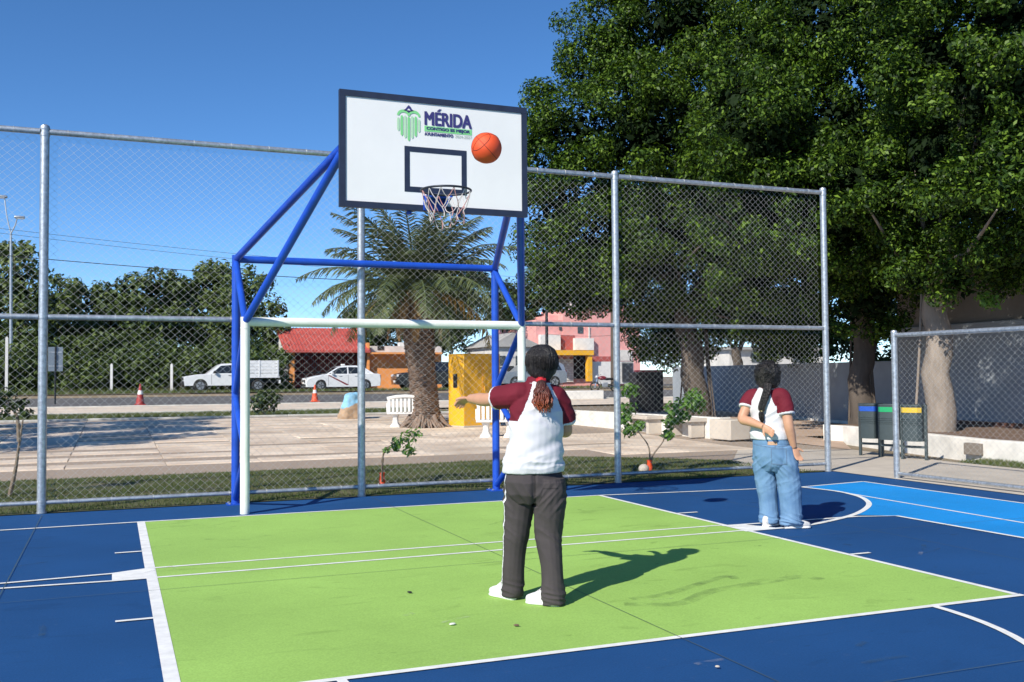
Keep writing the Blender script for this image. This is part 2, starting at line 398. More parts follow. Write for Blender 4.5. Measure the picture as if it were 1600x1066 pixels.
mat('plaza_bed', (.33, .26, .2), .95)
def inpoly(x, y, P):
    c = False; j = len(P)-1
    for i in range(len(P)):
        if (P[i][1] > y) != (P[j][1] > y) and x < (P[j][0]-P[i][0])*(y-P[i][1])/(P[j][1]-P[i][1])+P[i][0]: c = not c
        j = i
    return c
PL = [(-14, 4.0), (8.4, 4.25), (10.6, 2.1), (13.2, 3.1), (13.0, 6.1), (12.0, 12.5), (11.7, 20.5), (-14, 20.5)]
plaza = struct(sheet('plaza', [(-14, 4.02), (5, 4.0), (8.4, 4.27), (10.55, 2.2), (12.2, 4.1), (13.9, 3.3), (14.0, 5.05), (13.2, 6.2), (13.2, 12.5), (13.0, 20.5), (-14, 20.5)], M['plaza_bed'], .003))
SX, SY = 1.55, 1.3; nx = 0
for k in range(4):
    bpy.data.meshes.new
slabm = {}
for i in range(-5, 9):
    for j in range(0, 13):
        x, y = i*SX + SX/2 + (.0), 4.1 + j*SY + SY/2
        x0, x1, y0, y1 = x-SX/2, x+SX/2, y-SY/2, y+SY/2
        if y1 > 20.5 or not all(inpoly(a, b, PL) for a, b in ((x0, y0+.02), (x1, y0+.02), (x0, y1-.02), (x1, y1-.02))): continue
        key = (i*7+j*3) % 6
        if key not in slabm:
            b = MB(); g = .008 + .004*random.random(); h = .028
            b.box((0, 0, 0), (SX-g, SY-g, h), taper=.992); o = b.build('paving_slab', M['plaza_stone'], plaza, smooth=0); slabm[key] = o.data
        else:
            o = bpy.data.objects.new('paving_slab', slabm[key]); C.objects.link(o); o.parent = plaza
        o.location = (x, y, tz(y)+.004+random.uniform(-.003, .003)); o.rotation_euler = (math.atan(.014) if y > 5 else 0, 0, random.choice((0, math.pi)))
# kerb between plaza and far lawn, far lawn, sidewalk, street, far kerb
def kerbrun(name, x0, x1, y, wd, h, m, seg=2.0, dz=0):
    par = None; n = int((x1-x0)/seg); mesh = None
    par = struct(empty(name, (x0, y, tz(y)+dz)))
    for i in range(n):
        if mesh is None:
            b = MB(); b.box((0, 0, h/2-.05), (seg-.012, wd, h+.1)); o = b.build('kerb_stone', m, par, bevel=.012); mesh = o.data
        else:
            o = bpy.data.objects.new('kerb_stone', mesh); C.objects.link(o); o.parent = par
            q = o.modifiers.new('bevel', 'BEVEL'); q.width = .012; q.segments = 2; q.limit_method = 'ANGLE'
        o.location = ((i+.5)*seg, random.uniform(-.006, .006), random.uniform(-.004, .004))
    return par
kerbrun('plaza_kerb', -14, 12, 20.62, .16, .06, M['kerb'])
struct(band('far_lawn', -40, 11.8, [20.7, 24.4], M['lawn'], .004))
kerbrun('lawn_kerb', -14, 12, 24.5, .16, .07, M['kerb'])
struct(band('sidewalk', -60, 90, [24.58, 30.8], mat('sidewalk_stone', (.66, .55, .43), .9, var=.2, vscale=.8, bump=.15, bscale=30), .006))
kerbrun('street_kerb', -20, 40, 30.88, .16, .05, M['kerb'], 3.0)
struct(band('street', -200, 300, [30.95, 42.95], M['asphalt'], .01))
kerbrun('far_kerb', -20, 46, 43.15, .3, .0, mat('kerb_white', (.68, .66, .6), .85, var=.2, vscale=1.5, bump=.2, bscale=30), 3.0)
struct(band('verge', -200, 300, [43.3, 46.2], M['lawn'], .012))
# right-hand beds and walls
ret = [(14.15, -8), (14.36, .48), (15.45, 5.1), (15.3, 5.6)]
bed = MB(); bp = [(14.2, -8), (14.4, .45), (15.5, 5.0), (15.5, 6.4), (20.5, 6.4), (20.5, -8)]
bed.add([(x, y, .29) for x, y in bp], [tuple(range(len(bp)))]); struct(bed.build('planting_bed', M['soil'], smooth=0))
struct(sheet('side_lawn', [(13.35, -8), (14.25, -8), (14.4, .45), (13.47, .3)], M['lawn'], .004))
struct(sheet('side_pavement', [(13.9, 3.2), (15.4, 5.2), (15.5, 6.6), (20.5, 6.6), (21.5, 18), (13.6, 18), (13.5, 6.3), (14.1, 5.0)], mat('pav_pink', (.47, .34, .25), .9, var=.2, vscale=1, bump=.2, bscale=30), .005))

# low white retaining wall
def wallrun(name, pts, h, th, m, z0=0, parent=None):
    mb = MB(); P = [Vector((x, y, 0)) for x, y in pts]; L = []; Q = []
    for i, p in enumerate(P):
        t = (P[min(i+1, len(P)-1)] - P[max(i-1, 0)]).normalized(); nn = Vector((-t.y, t.x, 0))
        L.append(p+nn*th/2); Q.append(p-nn*th/2)
    n = len(P); vs = [(q.x, q.y, z) for z in (z0-.1, z0+h) for q in L+Q]
    fs = []
    for i in range(n-1):
        fs += [(2*n+i, 2*n+i+1, 3*n+i+1, 3*n+i)[::-1], (i, i+1, 2*n+i+1, 2*n+i)[::-1], (n+i, n+i+1, 3*n+i+1, 3*n+i)]
    fs += [(0, n, 3*n, 2*n)[::-1], (n-1, 2*n-1, 4*n-1, 3*n-1)]
    mb.add(vs, fs); return mb.build(name, m, parent, smooth=0, bevel=.015)
rw = empty('retaining_wall', (14.4, .5, 0)); tag(rw, 'low rough white retaining wall behind the waste bins', 'wall')
o = wallrun('wall_body', [(a-14.4, b-.5) for a, b in ret], .34, .22, M['whitewash'], 0, rw)
mb = MB(); mb.box((0, 0, 0), (.10, .36, .20)); o = mb.build('drain_niche', mat('niche', (.2, .17, .14), .9), rw, bevel=.01); o.location = (14.24-14.4, .9-.5-.3, .17)
# tall grey wall with a brown plinth, and a lower grey wall further back
mat('grey_wall', (.30, .33, .36), .85, var=.12, vscale=1.5, bump=.1, bscale=30)
mat('taupe', (.20, .185, .165), .9, var=.15, vscale=1.2, bump=.1, bscale=20)
gw = empty('garden_wall', (18.2, 0, .29)); tag(gw, 'tall grey rendered wall with brown plinth behind the right tree trunk', 'wall')
wallrun('wall_body', [(.0, -9), (.25, 2), (.7, 7.2)], 2.3, .2, M['grey_wall'], 0, gw)
wallrun('upper_wall', [(.12, -9), (.37, 2), (.82, 7.2)], 4.2, .2, M['taupe'], 0, gw)
wallrun('plinth', [(-.12, -9), (.13, 2), (.58, 7.2)], .10, .1, mat('plinth_brown', (.16, .075, .05), .8, var=.2, vscale=5), 0, gw)
gw2 = empty('boundary_wall', (19.6, 8, .04)); tag(gw2, 'long grey boundary wall in tree shade behind the girl in jeans', 'wall')
wallrun('wall_body', [(-.3, -1.0), (1.9, 14)], 1.75, .2, M['grey_wall'], 0, gw2)
wallrun('wall_footing', [(-.42, -1.0), (1.78, 14)], .12, .1, M['whitewash'], 0, gw2)
# white bench wall between plaza and trees
bw = empty('bench_wall', (12.5, 9.5, .05)); tag(bw, 'long low whitewashed wall with concrete bench blocks along the plaza', 'wall')
wallrun('wall_body', [(.78, -3.0), (.2, 3.2), (.0, 9)], .46, .26, M['whitewash'], 0, bw)
mb = MB(); mb.box((.72, -3.25, .22), (.55, .7, .44), rz=.1); mb.build('end_block', M['concrete'], bw, bevel=.02)
for k, (yy) in enumerate((-2.0, -.35)):
    mb = MB(); x = .60 - .085*(yy+2.0)
    mb.box((x-.22, yy, .40), (.5, 1.1, .09)); mb.box((x-.2, yy+.42, .18), (.36, .12, .36)); mb.box((x-.2, yy-.42, .18), (.36, .12, .36))
    mb.build('bench_seat', M['concrete'], bw, bevel=.012)
# ================================================================ CHAIN-LINK FENCES
S, ZM, ZT = 3.556, 2.15, 4.235
def chain(L, H, z0, pw=.098, ph=.088, r=.0013):            # woven zigzag wires in the local XZ plane
    V = []; F = []; n = int(L/(pw/2)) ; m_ = int(H/(ph/2)); off = 0
    z = z0 + np.arange(m_+1)*ph/2
    tri = [(0, 1), (.87, -.5), (-.87, -.5)]
    for i in range(n+1):
        xb = (i+.5)*pw/2
        if xb+pw/4 > L: break
        sg = np.where((np.arange(m_+1)+i) % 2 == 0, 1, -1)
        x = xb + sg*pw/4*1.02 ; y = sg*.0032
        jx = rng.normal(0, .0014, m_+1)
        sag = np.array([noise.noise(Vector((xb*.9, zz_*.9, L+z0)))*.014 for zz_ in z]); wob = np.array([noise.noise(Vector((xb*1.3, zz_*1.3, 7+z0)))*.010 for zz_ in z])
        P = np.stack([x+jx+wob, y+sag, z+rng.normal(0, .001, m_+1)], 1)
        # ring normal: cheap triangular section, widened across the wire
        rows = []
        for a, b in tri: rows.append(P + np.array([a*r*1.25, b*r, 0]))
        vv = np.stack(rows, 1).reshape(-1, 3); V.append(vv)
        base = off; k = m_+1
        idx = np.arange(k-1)
        for q in range(3):
            F.append(np.stack([base+idx*3+q, base+idx*3+(q+1) % 3, base+(idx+1)*3+(q+1) % 3, base+(idx+1)*3+q], 1))
        off += len(vv)
    return np.concatenate(V), np.concatenate(F)
def tubeobj(name, a, b, r, m, parent, n=14, cap=True):
    mb = MB(); mb.tube([a, b], r, n, cap=cap); return mb.build(name, m, parent)
fence = empty('chain_link_fence', (0, 0, 0)); tag(fence, 'tall galvanized chain link fence behind the basketball hoop', 'fence')
post_me = None
for k in range(-2, 4):
    mb = MB(); mb.tube([(0, 0, -.05), (0, 0, ZT+.02)], .047, 16)
    mb.lathe([(.05, ZT-.01), (.053, ZT+.01), (.045, ZT+.035), (.02, ZT+.05)], n=16); mb.lathe([(.055, 0), (.055, .012)], n=16)
    for zz in (.11, ZM, ZT-.06): mb.lathe([(.052, zz-.02), (.052, zz+.02)], n=16)
    o = mb.build('post', M['galv'], fence); o.location = (k*S, 0, 0)
mesh_cache = {}
for k in range(-2, 3):
    x0, x1 = k*S+.047, (k+1)*S-.047
    tubeobj('top_rail', (x0, 0, ZT-.03), (x1, 0, ZT-.03), .034, M['galv'], fence)
    tubeobj('mid_rail', (x0, 0, ZM), (x1, 0, ZM), .031, M['galv'], fence)
    tubeobj('bottom_rail', (x0, 0, .115), (x1, 0, .115), .024, M['galv'], fence)
    for z0, H in ((.115, ZM-.115), (ZM, ZT-.03-ZM)):
        V, F = chain(x1-x0, H, z0); o = np_obj('wire_mesh', V, F, M['galv_wire'], fence, True); stuff(o); o.location = (x0, .036 if z0 < 1 else .036, 0)
for k in range(-1, 3):                                        # wire ties that hold the mesh to the rails
    mb = MB()
    for zz_, rr_ in ((ZT-.03, .037), (ZM, .034), (.115, .027)):
        for i in range(8):
            x = k*S+.25+i*.43+random.uniform(-.05, .05); al_ = np.linspace(0, 2*math.pi, 11); mb.tube([(x+.012*math.sin(a_*.5), (rr_+.002)*math.cos(a_)+.003, zz_+(rr_+.002)*math.sin(a_)) for a_ in al_], .0022, 4, cap=False)
    stuff(mb.build('tie_wires', M['galv_wire'], fence))
sf = empty('side_fence', (10.82, -1.24, 0)); tag(sf, 'low chain link fence beside the court entrance on the right', 'fence')
sf.rotation_euler = (0, 0, -math.pi/2 + .03)
for k in range(3):
    mb = MB(); mb.tube([(0, 0, -.05), (0, 0, 2.03)], .042, 14); mb.lathe([(.045, 2.02), (.047, 2.035), (.038, 2.055), (.015, 2.065)], n=14)
    o = mb.build('post', M['galv'], sf); o.location = (k*3.0, 0, 0)
for k in range(2):
    x0, x1 = k*3+.042, k*3+2.958
    tubeobj('top_rail', (x0, 0, 1.99), (x1, 0, 1.99), .032, M['galv'], sf)
    tubeobj('bottom_rail', (x0, 0, .07), (x1, 0, .07), .026, M['galv'], sf)
    V, F = chain(x1-x0, 1.92, .07); o = stuff(np_obj('wire_mesh', V, F, M['galv_wire'], sf, True)); o.location = (x0, .034, 0)

# ================================================================ GOAL WITH BACKBOARD
goal = empty('basketball_goal', (3.65, -1, 0)); GO = Vector((3.65, -1, 0))
tag(goal, 'blue steel frame with white football goal and backboard over it', 'basketball goal')
def gt(name, pts, r, m, n=16):
    mb = MB(); mb.tube([Vector(p)-GO for p in pts], r, n); return mb.build(name, M[m], goal)
XL, XR, YF, YB, ZG, ZB = 2.04, 5.28, -1.01, -.13, 2.07, 2.85
BY = -2.9                                                     # board plane
for x in (XL, XR):
    gt('goal_post', [(x, YF, 0), (x, YF, ZG+.05)], .05, 'white_steel', 20)
    gt('rear_post', [(x, YB, 0), (x, YB, ZB+.045)], .047, 'blue_steel', 20)
    mb = MB(); mb.box(Vector((x, YB, .006))-GO, (.2, .2, .012)); mb.build('foot_plate', M['blue_steel'], goal, smooth=0)
    for a, b in (((x, YB, ZB-.03), (x, YF, ZG)), ((x, YF, ZG-.04), (x, YB, 1.28)), ((x, YB, 1.22), (x, YF, .68)), ((x, YF, .62), (x, YB, .06))):
        gt('side_brace', [a, b], .038, 'blue_steel')
for x in (XL, XR):                                            # weld beads at the joints
    for yy, zz_, rr_ in ((YF, ZG, .053), (YB, ZB, .05)):
        mb = MB(); mb.tube([Vector((x, yy, zz_-.075))-GO, Vector((x, yy, zz_-.062))-GO], rr_, 16); mb.build('weld_collar', M['blue_steel'] if yy == YB else M['white_steel'], goal)
    for dx in (-.07, .07):
        for dy in (-.07, .07): mb = MB(); mb.lathe([(.014, .012), (.014, .024), (.008, .028)], c=Vector((x+dx, YB+dy, 0))-GO, n=6); mb.build('anchor_bolt', M['galv'], goal)
gt('crossbar', [(XL, YF, ZG), (XR, YF, ZG)], .05, 'white_steel', 20)
gt('tie_bar', [(XL, YB, ZB), (XR, YB, ZB)], .043, 'blue_steel')
BXL, BXR, BZ0, BZ1 = 2.66, 4.56, 3.05, 4.155
for x, bx in ((XL, BXL+.04), (XR, BXR-.04)):
    gt('upper_strut', [(x, YB, ZB), (bx, BY+.07, 3.62)], .042, 'blue_steel')
    gt('lower_strut', [(x, YF, ZG), (bx, BY+.07, 3.57)], .042, 'blue_steel')
gt('board_rail', [(BXL+.02, BY+.06, 3.6), (BXR-.02, BY+.06, 3.6)], .035, 'blue_steel')
for x in (3.35, 3.85): gt('board_stay', [(x, BY+.05, 3.02), (x, BY+.05, 3.6)], .025, 'blue_steel')
def gb(name, c, d, m, parent=None, bevel=0):
    mb = MB(); mb.box(Vector(c)-GO, d); return mb.build(name, M[m], parent or goal, smooth=0, bevel=bevel)
cx, cz = (BXL+BXR)/2, (BZ0+BZ1)/2; W_, H_ = BXR-BXL, BZ1-BZ0
bb = gb('backboard', (cx, BY, cz), (W_-.06, .028, H_-.06), 'board_white')
t = .058
for c, d in (((cx, BY, BZ1-t/2), (W_, .05, t)), ((cx, BY, BZ0+t/2), (W_, .05, t)), ((BXL+t/2, BY, cz), (t, .047, H_-2*t)), ((BXR-t/2, BY, cz), (t, .047, H_-2*t))):
    gb('frame_bar', c, d, 'navy', bb)
def on_board(px, py): return AY(px, py, BY-.0142)
tl, br = on_board(632, 228), on_board(729, 303); bl, tr = on_board(632, 302), on_board(729, 236)
x0, x1 = (tl[0]+bl[0])/2, (tr[0]+br[0])/2; z1, z0 = (tl[2]+tr[2])/2, (bl[2]+br[2])/2; q = .052
yf = BY-.0155
for c, d in ((((x0+x1)/2, yf, z1-q/2), (x1-x0, .003, q)), (((x0+x1)/2, yf, z0+q/2), (x1-x0, .003, q)), ((x0+q/2, yf, (z0+z1)/2), (q, .0028, z1-z0-2*q)), ((x1-q/2, yf, (z0+z1)/2), (q, .0028, z1-z0-2*q))):
    gb('target_square_line', c, d, 'navy', bb)
def text(name, body, x, z, h, wd, m, parent, bold=.0, y=BY-.018):
    cu = bpy.data.curves.new(name, 'FONT'); cu.body = body; cu.size = 1; cu.resolution_u = 4
    t_ = bpy.data.objects.new(name, cu); C.objects.link(t_)
    dg = bpy.context.evaluated_depsgraph_get(); me = bpy.data.meshes.new_from_object(t_.evaluated_get(dg)); bpy.data.objects.remove(t_)
    co = np.empty(len(me.vertices)*3, np.float32); me.vertices.foreach_get('co', co); co = co.reshape(-1, 3)
    mn, mx = co.min(0), co.max(0); s = (co-mn)/(mx-mn+1e-9); V = []; F = []; polys = [list(p.vertices) for p in me.polygons]
    sh = [(0, 0)] if not bold else [(dx*bold, dz*bold) for dx in (-1, 0, 1) for dz in (-.6, .6)]
    for q_, (dx, dz) in enumerate(sh):                        # heavy face: the strokes thickened by shifted layers
        o_ = len(V); V += [(x + bold + a_*(wd-2*bold) - GO.x + dx, y - GO.y - .0003*q_, z + b_*h + dz) for a_, b_, _ in s]; F += [tuple(i+o_ for i in p) for p in polys]
    mb = MB(); mb.add(V, F); bpy.data.meshes.remove(me); return mb.build(name, M[m], parent, smooth=0)
a, b = on_board(663, 196), on_board(737, 198)
LX, LW = a[0], b[0]-a[0]
zt = on_board(700, 176)[2]
Z = lambda py: on_board(700, py)[2]
text('city_name_lettering', 'MERIDA', LX, Z(198), Z(178)-Z(198), LW, 'logo_navy', bb, .0055)
mb = MB(); ex = LX+LW*.255
mb.add([(ex-GO.x, BY-.018-GO.y, Z(176.2)), (ex+.03-GO.x, BY-.018-GO.y, Z(176.2)), (ex+.052-GO.x, BY-.018-GO.y, Z(172.3)), (ex+.027-GO.x, BY-.018-GO.y, Z(172.3))], [(0, 1, 2, 3)])
mb.build('accent_mark', M['logo_navy'], bb, smooth=0)
gb('slogan_band', (LX+LW/2, BY-.0155, (Z(200)+Z(208.5))/2), (LW, .003, Z(200)-Z(208.5)), 'logo_green', bb)
text('slogan_lettering', 'CONTIGO ES MEJOR', LX+.02, Z(207), Z(201.5)-Z(207), LW-.04, 'logo_navy', bb, .0022, BY-.0185)
text('council_lettering', 'AYUNTAMIENTO', LX, Z(214.6), Z(210)-Z(214.6), LW*.6, 'logo_navy', bb, .0018)
text('term_lettering', '2024-2027', LX+LW*.64, Z(214.6), Z(210)-Z(214.6), LW*.36, 'logo_grey', bb, .0)
# emblem: a heart-like letter of upright bars under two arches, dark bird crest on top
ec = on_board(638, 195); e0 = on_board(621, 195)[0]; e1 = on_board(656, 195)[0]; ew = e1-e0; ecx = (e0+e1)/2
def plate(name, pts, m):
    mb = MB(); n = len(pts); mb.add([(x-GO.x, BY-.018-GO.y, z) for x, z in pts], [tuple(range(n))]); return mb.build(name, M[m], bb, smooth=0)
zc = Z(195)
for k, (fx, top, bot, mm) in enumerate(((-.46, .02, -.10, 'logo_pale'), (-.31, .06, -.145, 'logo_green'), (-.155, .06, -.165, 'logo_pale'), (0, .045, -.19, 'logo_green'), (.155, .06, -.165, 'logo_pale'), (.31, .06, -.145, 'logo_green'), (.46, .02, -.10, 'logo_pale'))):
    bx = ecx+fx*ew; hw = ew*.056; n = 6
    pts = [(bx-hw, zc+bot+.01), (bx, zc+bot-.006), (bx+hw, zc+bot+.01), (bx+hw, zc+top*.6), (bx+hw*.5, zc+top*.6+.012), (bx-hw*.5, zc+top*.6+.012), (bx-hw, zc+top*.6)]
    plate('emblem_bar', pts, mm)
for s_ in (-1, 1):
    cx_ = ecx+s_*ew*.235; ro, ri = ew*.29, ew*.19
    th = np.linspace(math.pi*.98, math.pi*.02, 12)
    pts = [(cx_+ro*math.cos(q_), zc+.045+ro*.95*math.sin(q_)) for q_ in th] + [(cx_+ri*math.cos(q_), zc+.045+ri*.8*math.sin(q_)) for q_ in th[::-1]]
    pts = [(min(max(x, ecx if s_ > 0 else -9), 99 if s_ > 0 else ecx), z) for x, z in pts]
    plate('emblem_arch', pts, 'logo_green')
zz = Z(178.5)
plate('emblem_crest', [(ecx-.055, zz-.005), (ecx-.02, zz-.012), (ecx, zz-.028), (ecx+.02, zz-.012), (ecx+.055, zz-.005), (ecx+.03, zz+.012), (ecx+.022, zz+.03), (ecx, zz+.05), (ecx-.018, zz+.03), (ecx-.03, zz+.012)], 'logo_navy')
plate('emblem_crest_centre', [(x, z) for x, z in ((ecx-.018, zz-.002), (ecx+.018, zz-.002), (ecx, zz+.016))], 'board_white').location.y = -.002
# hoop
hc = AY(697, 298, BY-.39); HCX, HCY, HZ = float(hc[0]), BY-.39, float(hc[2]); HR = .232
hp = empty('x'); bpy.data.objects.remove(hp)
ang = np.linspace(0, 2*math.pi, 41)
mb = MB(); mb.tube([Vector((HCX+HR*math.cos(a_), HCY+HR*math.sin(a_), HZ))-GO for a_ in ang], .0105, 8, cap=False)
hoop = mb.build('hoop', M['rim'], goal)
gb('hoop_bracket', (HCX, BY-.085, HZ-.012), (.2, .13, .02), 'blue_steel', hoop)
gb('hoop_back_plate', (HCX, BY-.026, HZ-.06), (.22, .014, .14), 'blue_steel', hoop)
for s_ in (-1, 1):
    mb = MB(); mb.tube([Vector((HCX+s_*.08, BY-.02, HZ-.13))-GO, Vector((HCX+s_*.12, HCY+.19, HZ-.01))-GO], .012, 8); mb.build('hoop_stay', M['blue_steel'], hoop)
for gx in (-.098, .098):
    mb = MB(); mb.prism([(BY-.02+1, HZ-.13), (BY-.02+1, HZ-.02), (HCY+.24+1, HZ-.02)], 0, HCX+gx-.002-3.65, HCX+gx+.002-3.65); mb.build('hoop_gusset', M['blue_steel'], hoop)
# worn net: loops of cord with hanging ends
nb = [MB(), MB()]
K = 12
def npt(a_, r_, d): return Vector((HCX+r_*math.cos(a_), HCY+r_*math.sin(a_), HZ-d))-GO
tops = [2*math.pi*k/K for k in range(K)]
rs = random.Random(5)
l1 = [npt(a_+math.pi/K, .2+rs.uniform(-.01, .01), .10+rs.uniform(-.015, .03)) for a_ in tops]
l2 = [npt(a_, .165+rs.uniform(-.015, .015), .19+rs.uniform(-.02, .03)) for a_ in tops]
for k in range(K):
    t0 = npt(tops[k], HR, .005); mb_ = nb[k % 3 == 0]
    for tgt in (l1[k], l1[k-1]):
        mid = (t0+tgt)/2 + Vector((0, 0, -.012)); mb_.tube(catmull([t0, mid, tgt], 3), .0042, 5)
    for tgt in (l2[k], l2[(k+1) % K]):
        if rs.random() < .82: mb_.tube(catmull([l1[k], (l1[k]+tgt)/2+Vector((rs.uniform(-.01, .01), 0, -.01)), tgt], 3), .0042, 5)
    if rs.random() < .85:
        e = l2[k] + Vector((rs.uniform(-.02, .02), rs.uniform(-.02, .02), -rs.uniform(.05, .14)))
        nb[1 if rs.random() < .6 else 0].tube(catmull([l2[k], (l2[k]+e)/2+Vector((.012, 0, 0)), e], 4), .005, 5)
        if rs.random() < .4:
            e2 = l2[(k+1) % K]; nb[0].tube(catmull([e, (e+e2)/2+Vector((0, 0, -.05)), e2], 4), .004, 5)
stuff(nb[0].build('net', M['net'], hoop)); stuff(nb[1].build('frayed_net_cord', M['net_pink'], hoop))
# the ball in flight
bc = AD(760, 231.5, 7.85); br_ = .1225
ball = empty('basketball', bc); tag(ball, 'orange basketball in flight in front of the backboard', 'ball')
mb = MB(); mb.ball((0, 0, 0), br_, n=48, k=32)
RM = Matrix.Rotation(.5, 3, 'X') @ Matrix.Rotation(.7, 3, 'Y') @ Matrix.Rotation(.3, 3, 'Z')
mb.build('ball_skin', mat('ball_orange', (.78, .085, .018), .55, var=.06, vscale=20, bump=.25, bscale=420), ball, smooth=180)
seams = MB(); al = np.linspace(0, 2*math.pi, 65)
def seam(fn): seams.tube([RM @ Vector(fn(a_)).normalized()*(br_+.0002) for a_ in al], .0022, 6, cap=False)
seam(lambda a_: (math.cos(a_), math.sin(a_), 0)); seam(lambda a_: (math.cos(a_), 0, math.sin(a_)))
for s_ in (-1, 1):
    seam(lambda a_, s_=s_: (s_*.75+.25*s_*math.cos(2*a_)*.6, math.cos(a_)*.62, math.sin(a_)*.62))
seams.build('seam', mat('ball_seam', (.16, .02, .012), .7), ball)
# ================================================================ PEOPLE
def fuse(mb, voxel, smooth=4, factor=.5):
    me = bpy.data.meshes.new('tmp'); me.from_pydata(mb.v, [], mb.f); me.update()
    o = bpy.data.objects.new('tmp', me); C.objects.link(o)
    r = o.modifiers.new('r', 'REMESH'); r.mode = 'VOXEL'; r.voxel_size = voxel
    s = o.modifiers.new('s', 'SMOOTH'); s.factor = factor; s.iterations = smooth
    dg = bpy.context.evaluated_depsgraph_get(); dg.update()
    m2 = bpy.data.meshes.new_from_object(o.evaluated_get(dg)); bpy.data.objects.remove(o); bpy.data.meshes.remove(me)
    return m2
def mesh_np(me):
    V = np.empty(len(me.vertices)*3, np.float32); me.vertices.foreach_get('co', V); V = V.reshape(-1, 3)
    N = np.empty(len(me.vertices)*3, np.float32); me.vertices.foreach_get('normal', N); N = N.reshape(-1, 3)
    F = np.empty(len(me.loops), np.int32); me.loops.foreach_get('vertex_index', F)
    return V.astype(float), N.astype(float), F.reshape(-1, 4)
def displace(V, N, fn):
    d = np.array([fn(*p) for p in V]); return V + N*d[:, None]
def sub_obj(name, V, F, keep, m, parent, lift=0, N=None):
    f = F[keep]
    if len(f) == 0: return None
    u, inv = np.unique(f, return_inverse=True); v = V[u] + (N[u]*lift if lift else 0)
    return np_obj(name, v, inv.reshape(-1, 4), m, parent, True)
def nz(x, y, z, s=1.0): return noise.noise(Vector((x*s, y*s, z*s)))
def limb(mb, pts, rads, k=5, n=16, flat=1.0, up=None): mb.tube(catmull(pts, k), lerpl(rads, k), n, flat=flat, up=up)
def hand(mb, wrist, d, nrm, side, curl=.35, size=1.0):
    d = Vector(d).normalized(); nrm = Vector(nrm); nrm = (nrm - d*nrm.dot(d)).normalized(); s = d.cross(nrm)*side   # s points to the thumb
    W = Vector(wrist); a = size
    mb.tube([W - d*.01, W + d*.03*a, W + d*.06*a, W + d*.088*a], [.026*a, .036*a, .040*a, .036*a], 12, up=s, flat=.42)
    for q, (off, ln) in enumerate(((.028, .066), (.0095, .074), (-.0095, .070), (-.027, .054))):
        base = W + d*.078*a + s*off*a; pts = [base]; dr = (d + s*off*2.2).normalized(); ang = curl*(1+.15*q)
        for seg in (.45, .32, .26):
            dr = (dr*math.cos(ang) + nrm*math.sin(ang)).normalized(); pts.append(pts[-1] + dr*ln*seg*a)
            ang *= 1.05
        mb.tube(pts, [.0095*a, .009*a, .0083*a, .0065*a], 8)
    tb = W + d*.022*a + s*.03*a; t1 = tb + (d*.6 + s*.75 + nrm*.25).normalized()*.036*a; t2 = t1 + (d*.85 + s*.4 + nrm*.3).normalized()*.03*a
    mb.tube([tb - s*.01, tb, t1, t2], [.014*a, .0145*a, .011*a, .0075*a], 8)
def head_geo(mb, c, fd, upv, s=1.0):
    f = Vector(fd).normalized(); u = Vector(upv); u = (u - f*u.dot(f)).normalized(); r = f.cross(u)
    Mx = Matrix((r, f, u)).transposed(); c = Vector(c)
    P = lambda x, y, z: c + r*x*s + f*y*s + u*z*s
    mb.ball(P(0, -.008, .022), (.076*s, .094*s, .092*s), n=20, k=14, M=Mx)
    mb.ball(P(0, .022, -.035), (.060*s, .068*s, .080*s), n=18, k=12, M=Mx)      # jaw
    mb.ball(P(0, .062, -.088), (.026*s, .026*s, .022*s), M=Mx)                  # chin
    mb.tube([P(0, .082, .022), P(0, .098, -.008), P(0, .108, -.024), P(0, .088, -.034)], [.008*s, .011*s, .015*s, .011*s], 10)
    for sx in (-1, 1):
        mb.ball(P(sx*.016, .092, -.026), .010*s, M=Mx)
        mb.ball(P(sx*.077, -.004, -.006), (.011*s, .021*s, .032*s), M=Mx)       # ear
        mb.ball(P(sx*.042, .062, -.018), (.026*s, .022*s, .022*s), M=Mx)        # cheek
        mb.ball(P(sx*.032, .080, .036), (.024*s, .012*s, .008*s), M=Mx)         # brow
    mb.tube([P(-.022, .083, -.056), P(0, .094, -.055), P(.022, .083, -.056)], [.006*s, .009*s, .006*s], 8)
    return P
def face_parts(P, body):
    for sx in (-1, 1):
        mb = MB(); mb.ball(P(sx*.031, .0805, .017), .0125); e = mb.build('eye', M['eye_white'], body, smooth=180)
        mb = MB(); mb.ball(P(sx*.031, .0895, .017), .0055); mb.build('iris', M['eye_dark'], e, smooth=180)
        mb = MB(); mb.tube([P(sx*.014, .094, .038), P(sx*.032, .096, .043), P(sx*.05, .084, .036)], .0032, 6); mb.build('eyebrow', M['hair_black'], body)
    mb = MB(); mb.tube([P(-.021, .088, -.056), P(0, .102, -.055), P(.021, .088, -.056)], [.003, .0055, .003], 8); mb.build('lips', M['lip'], body)
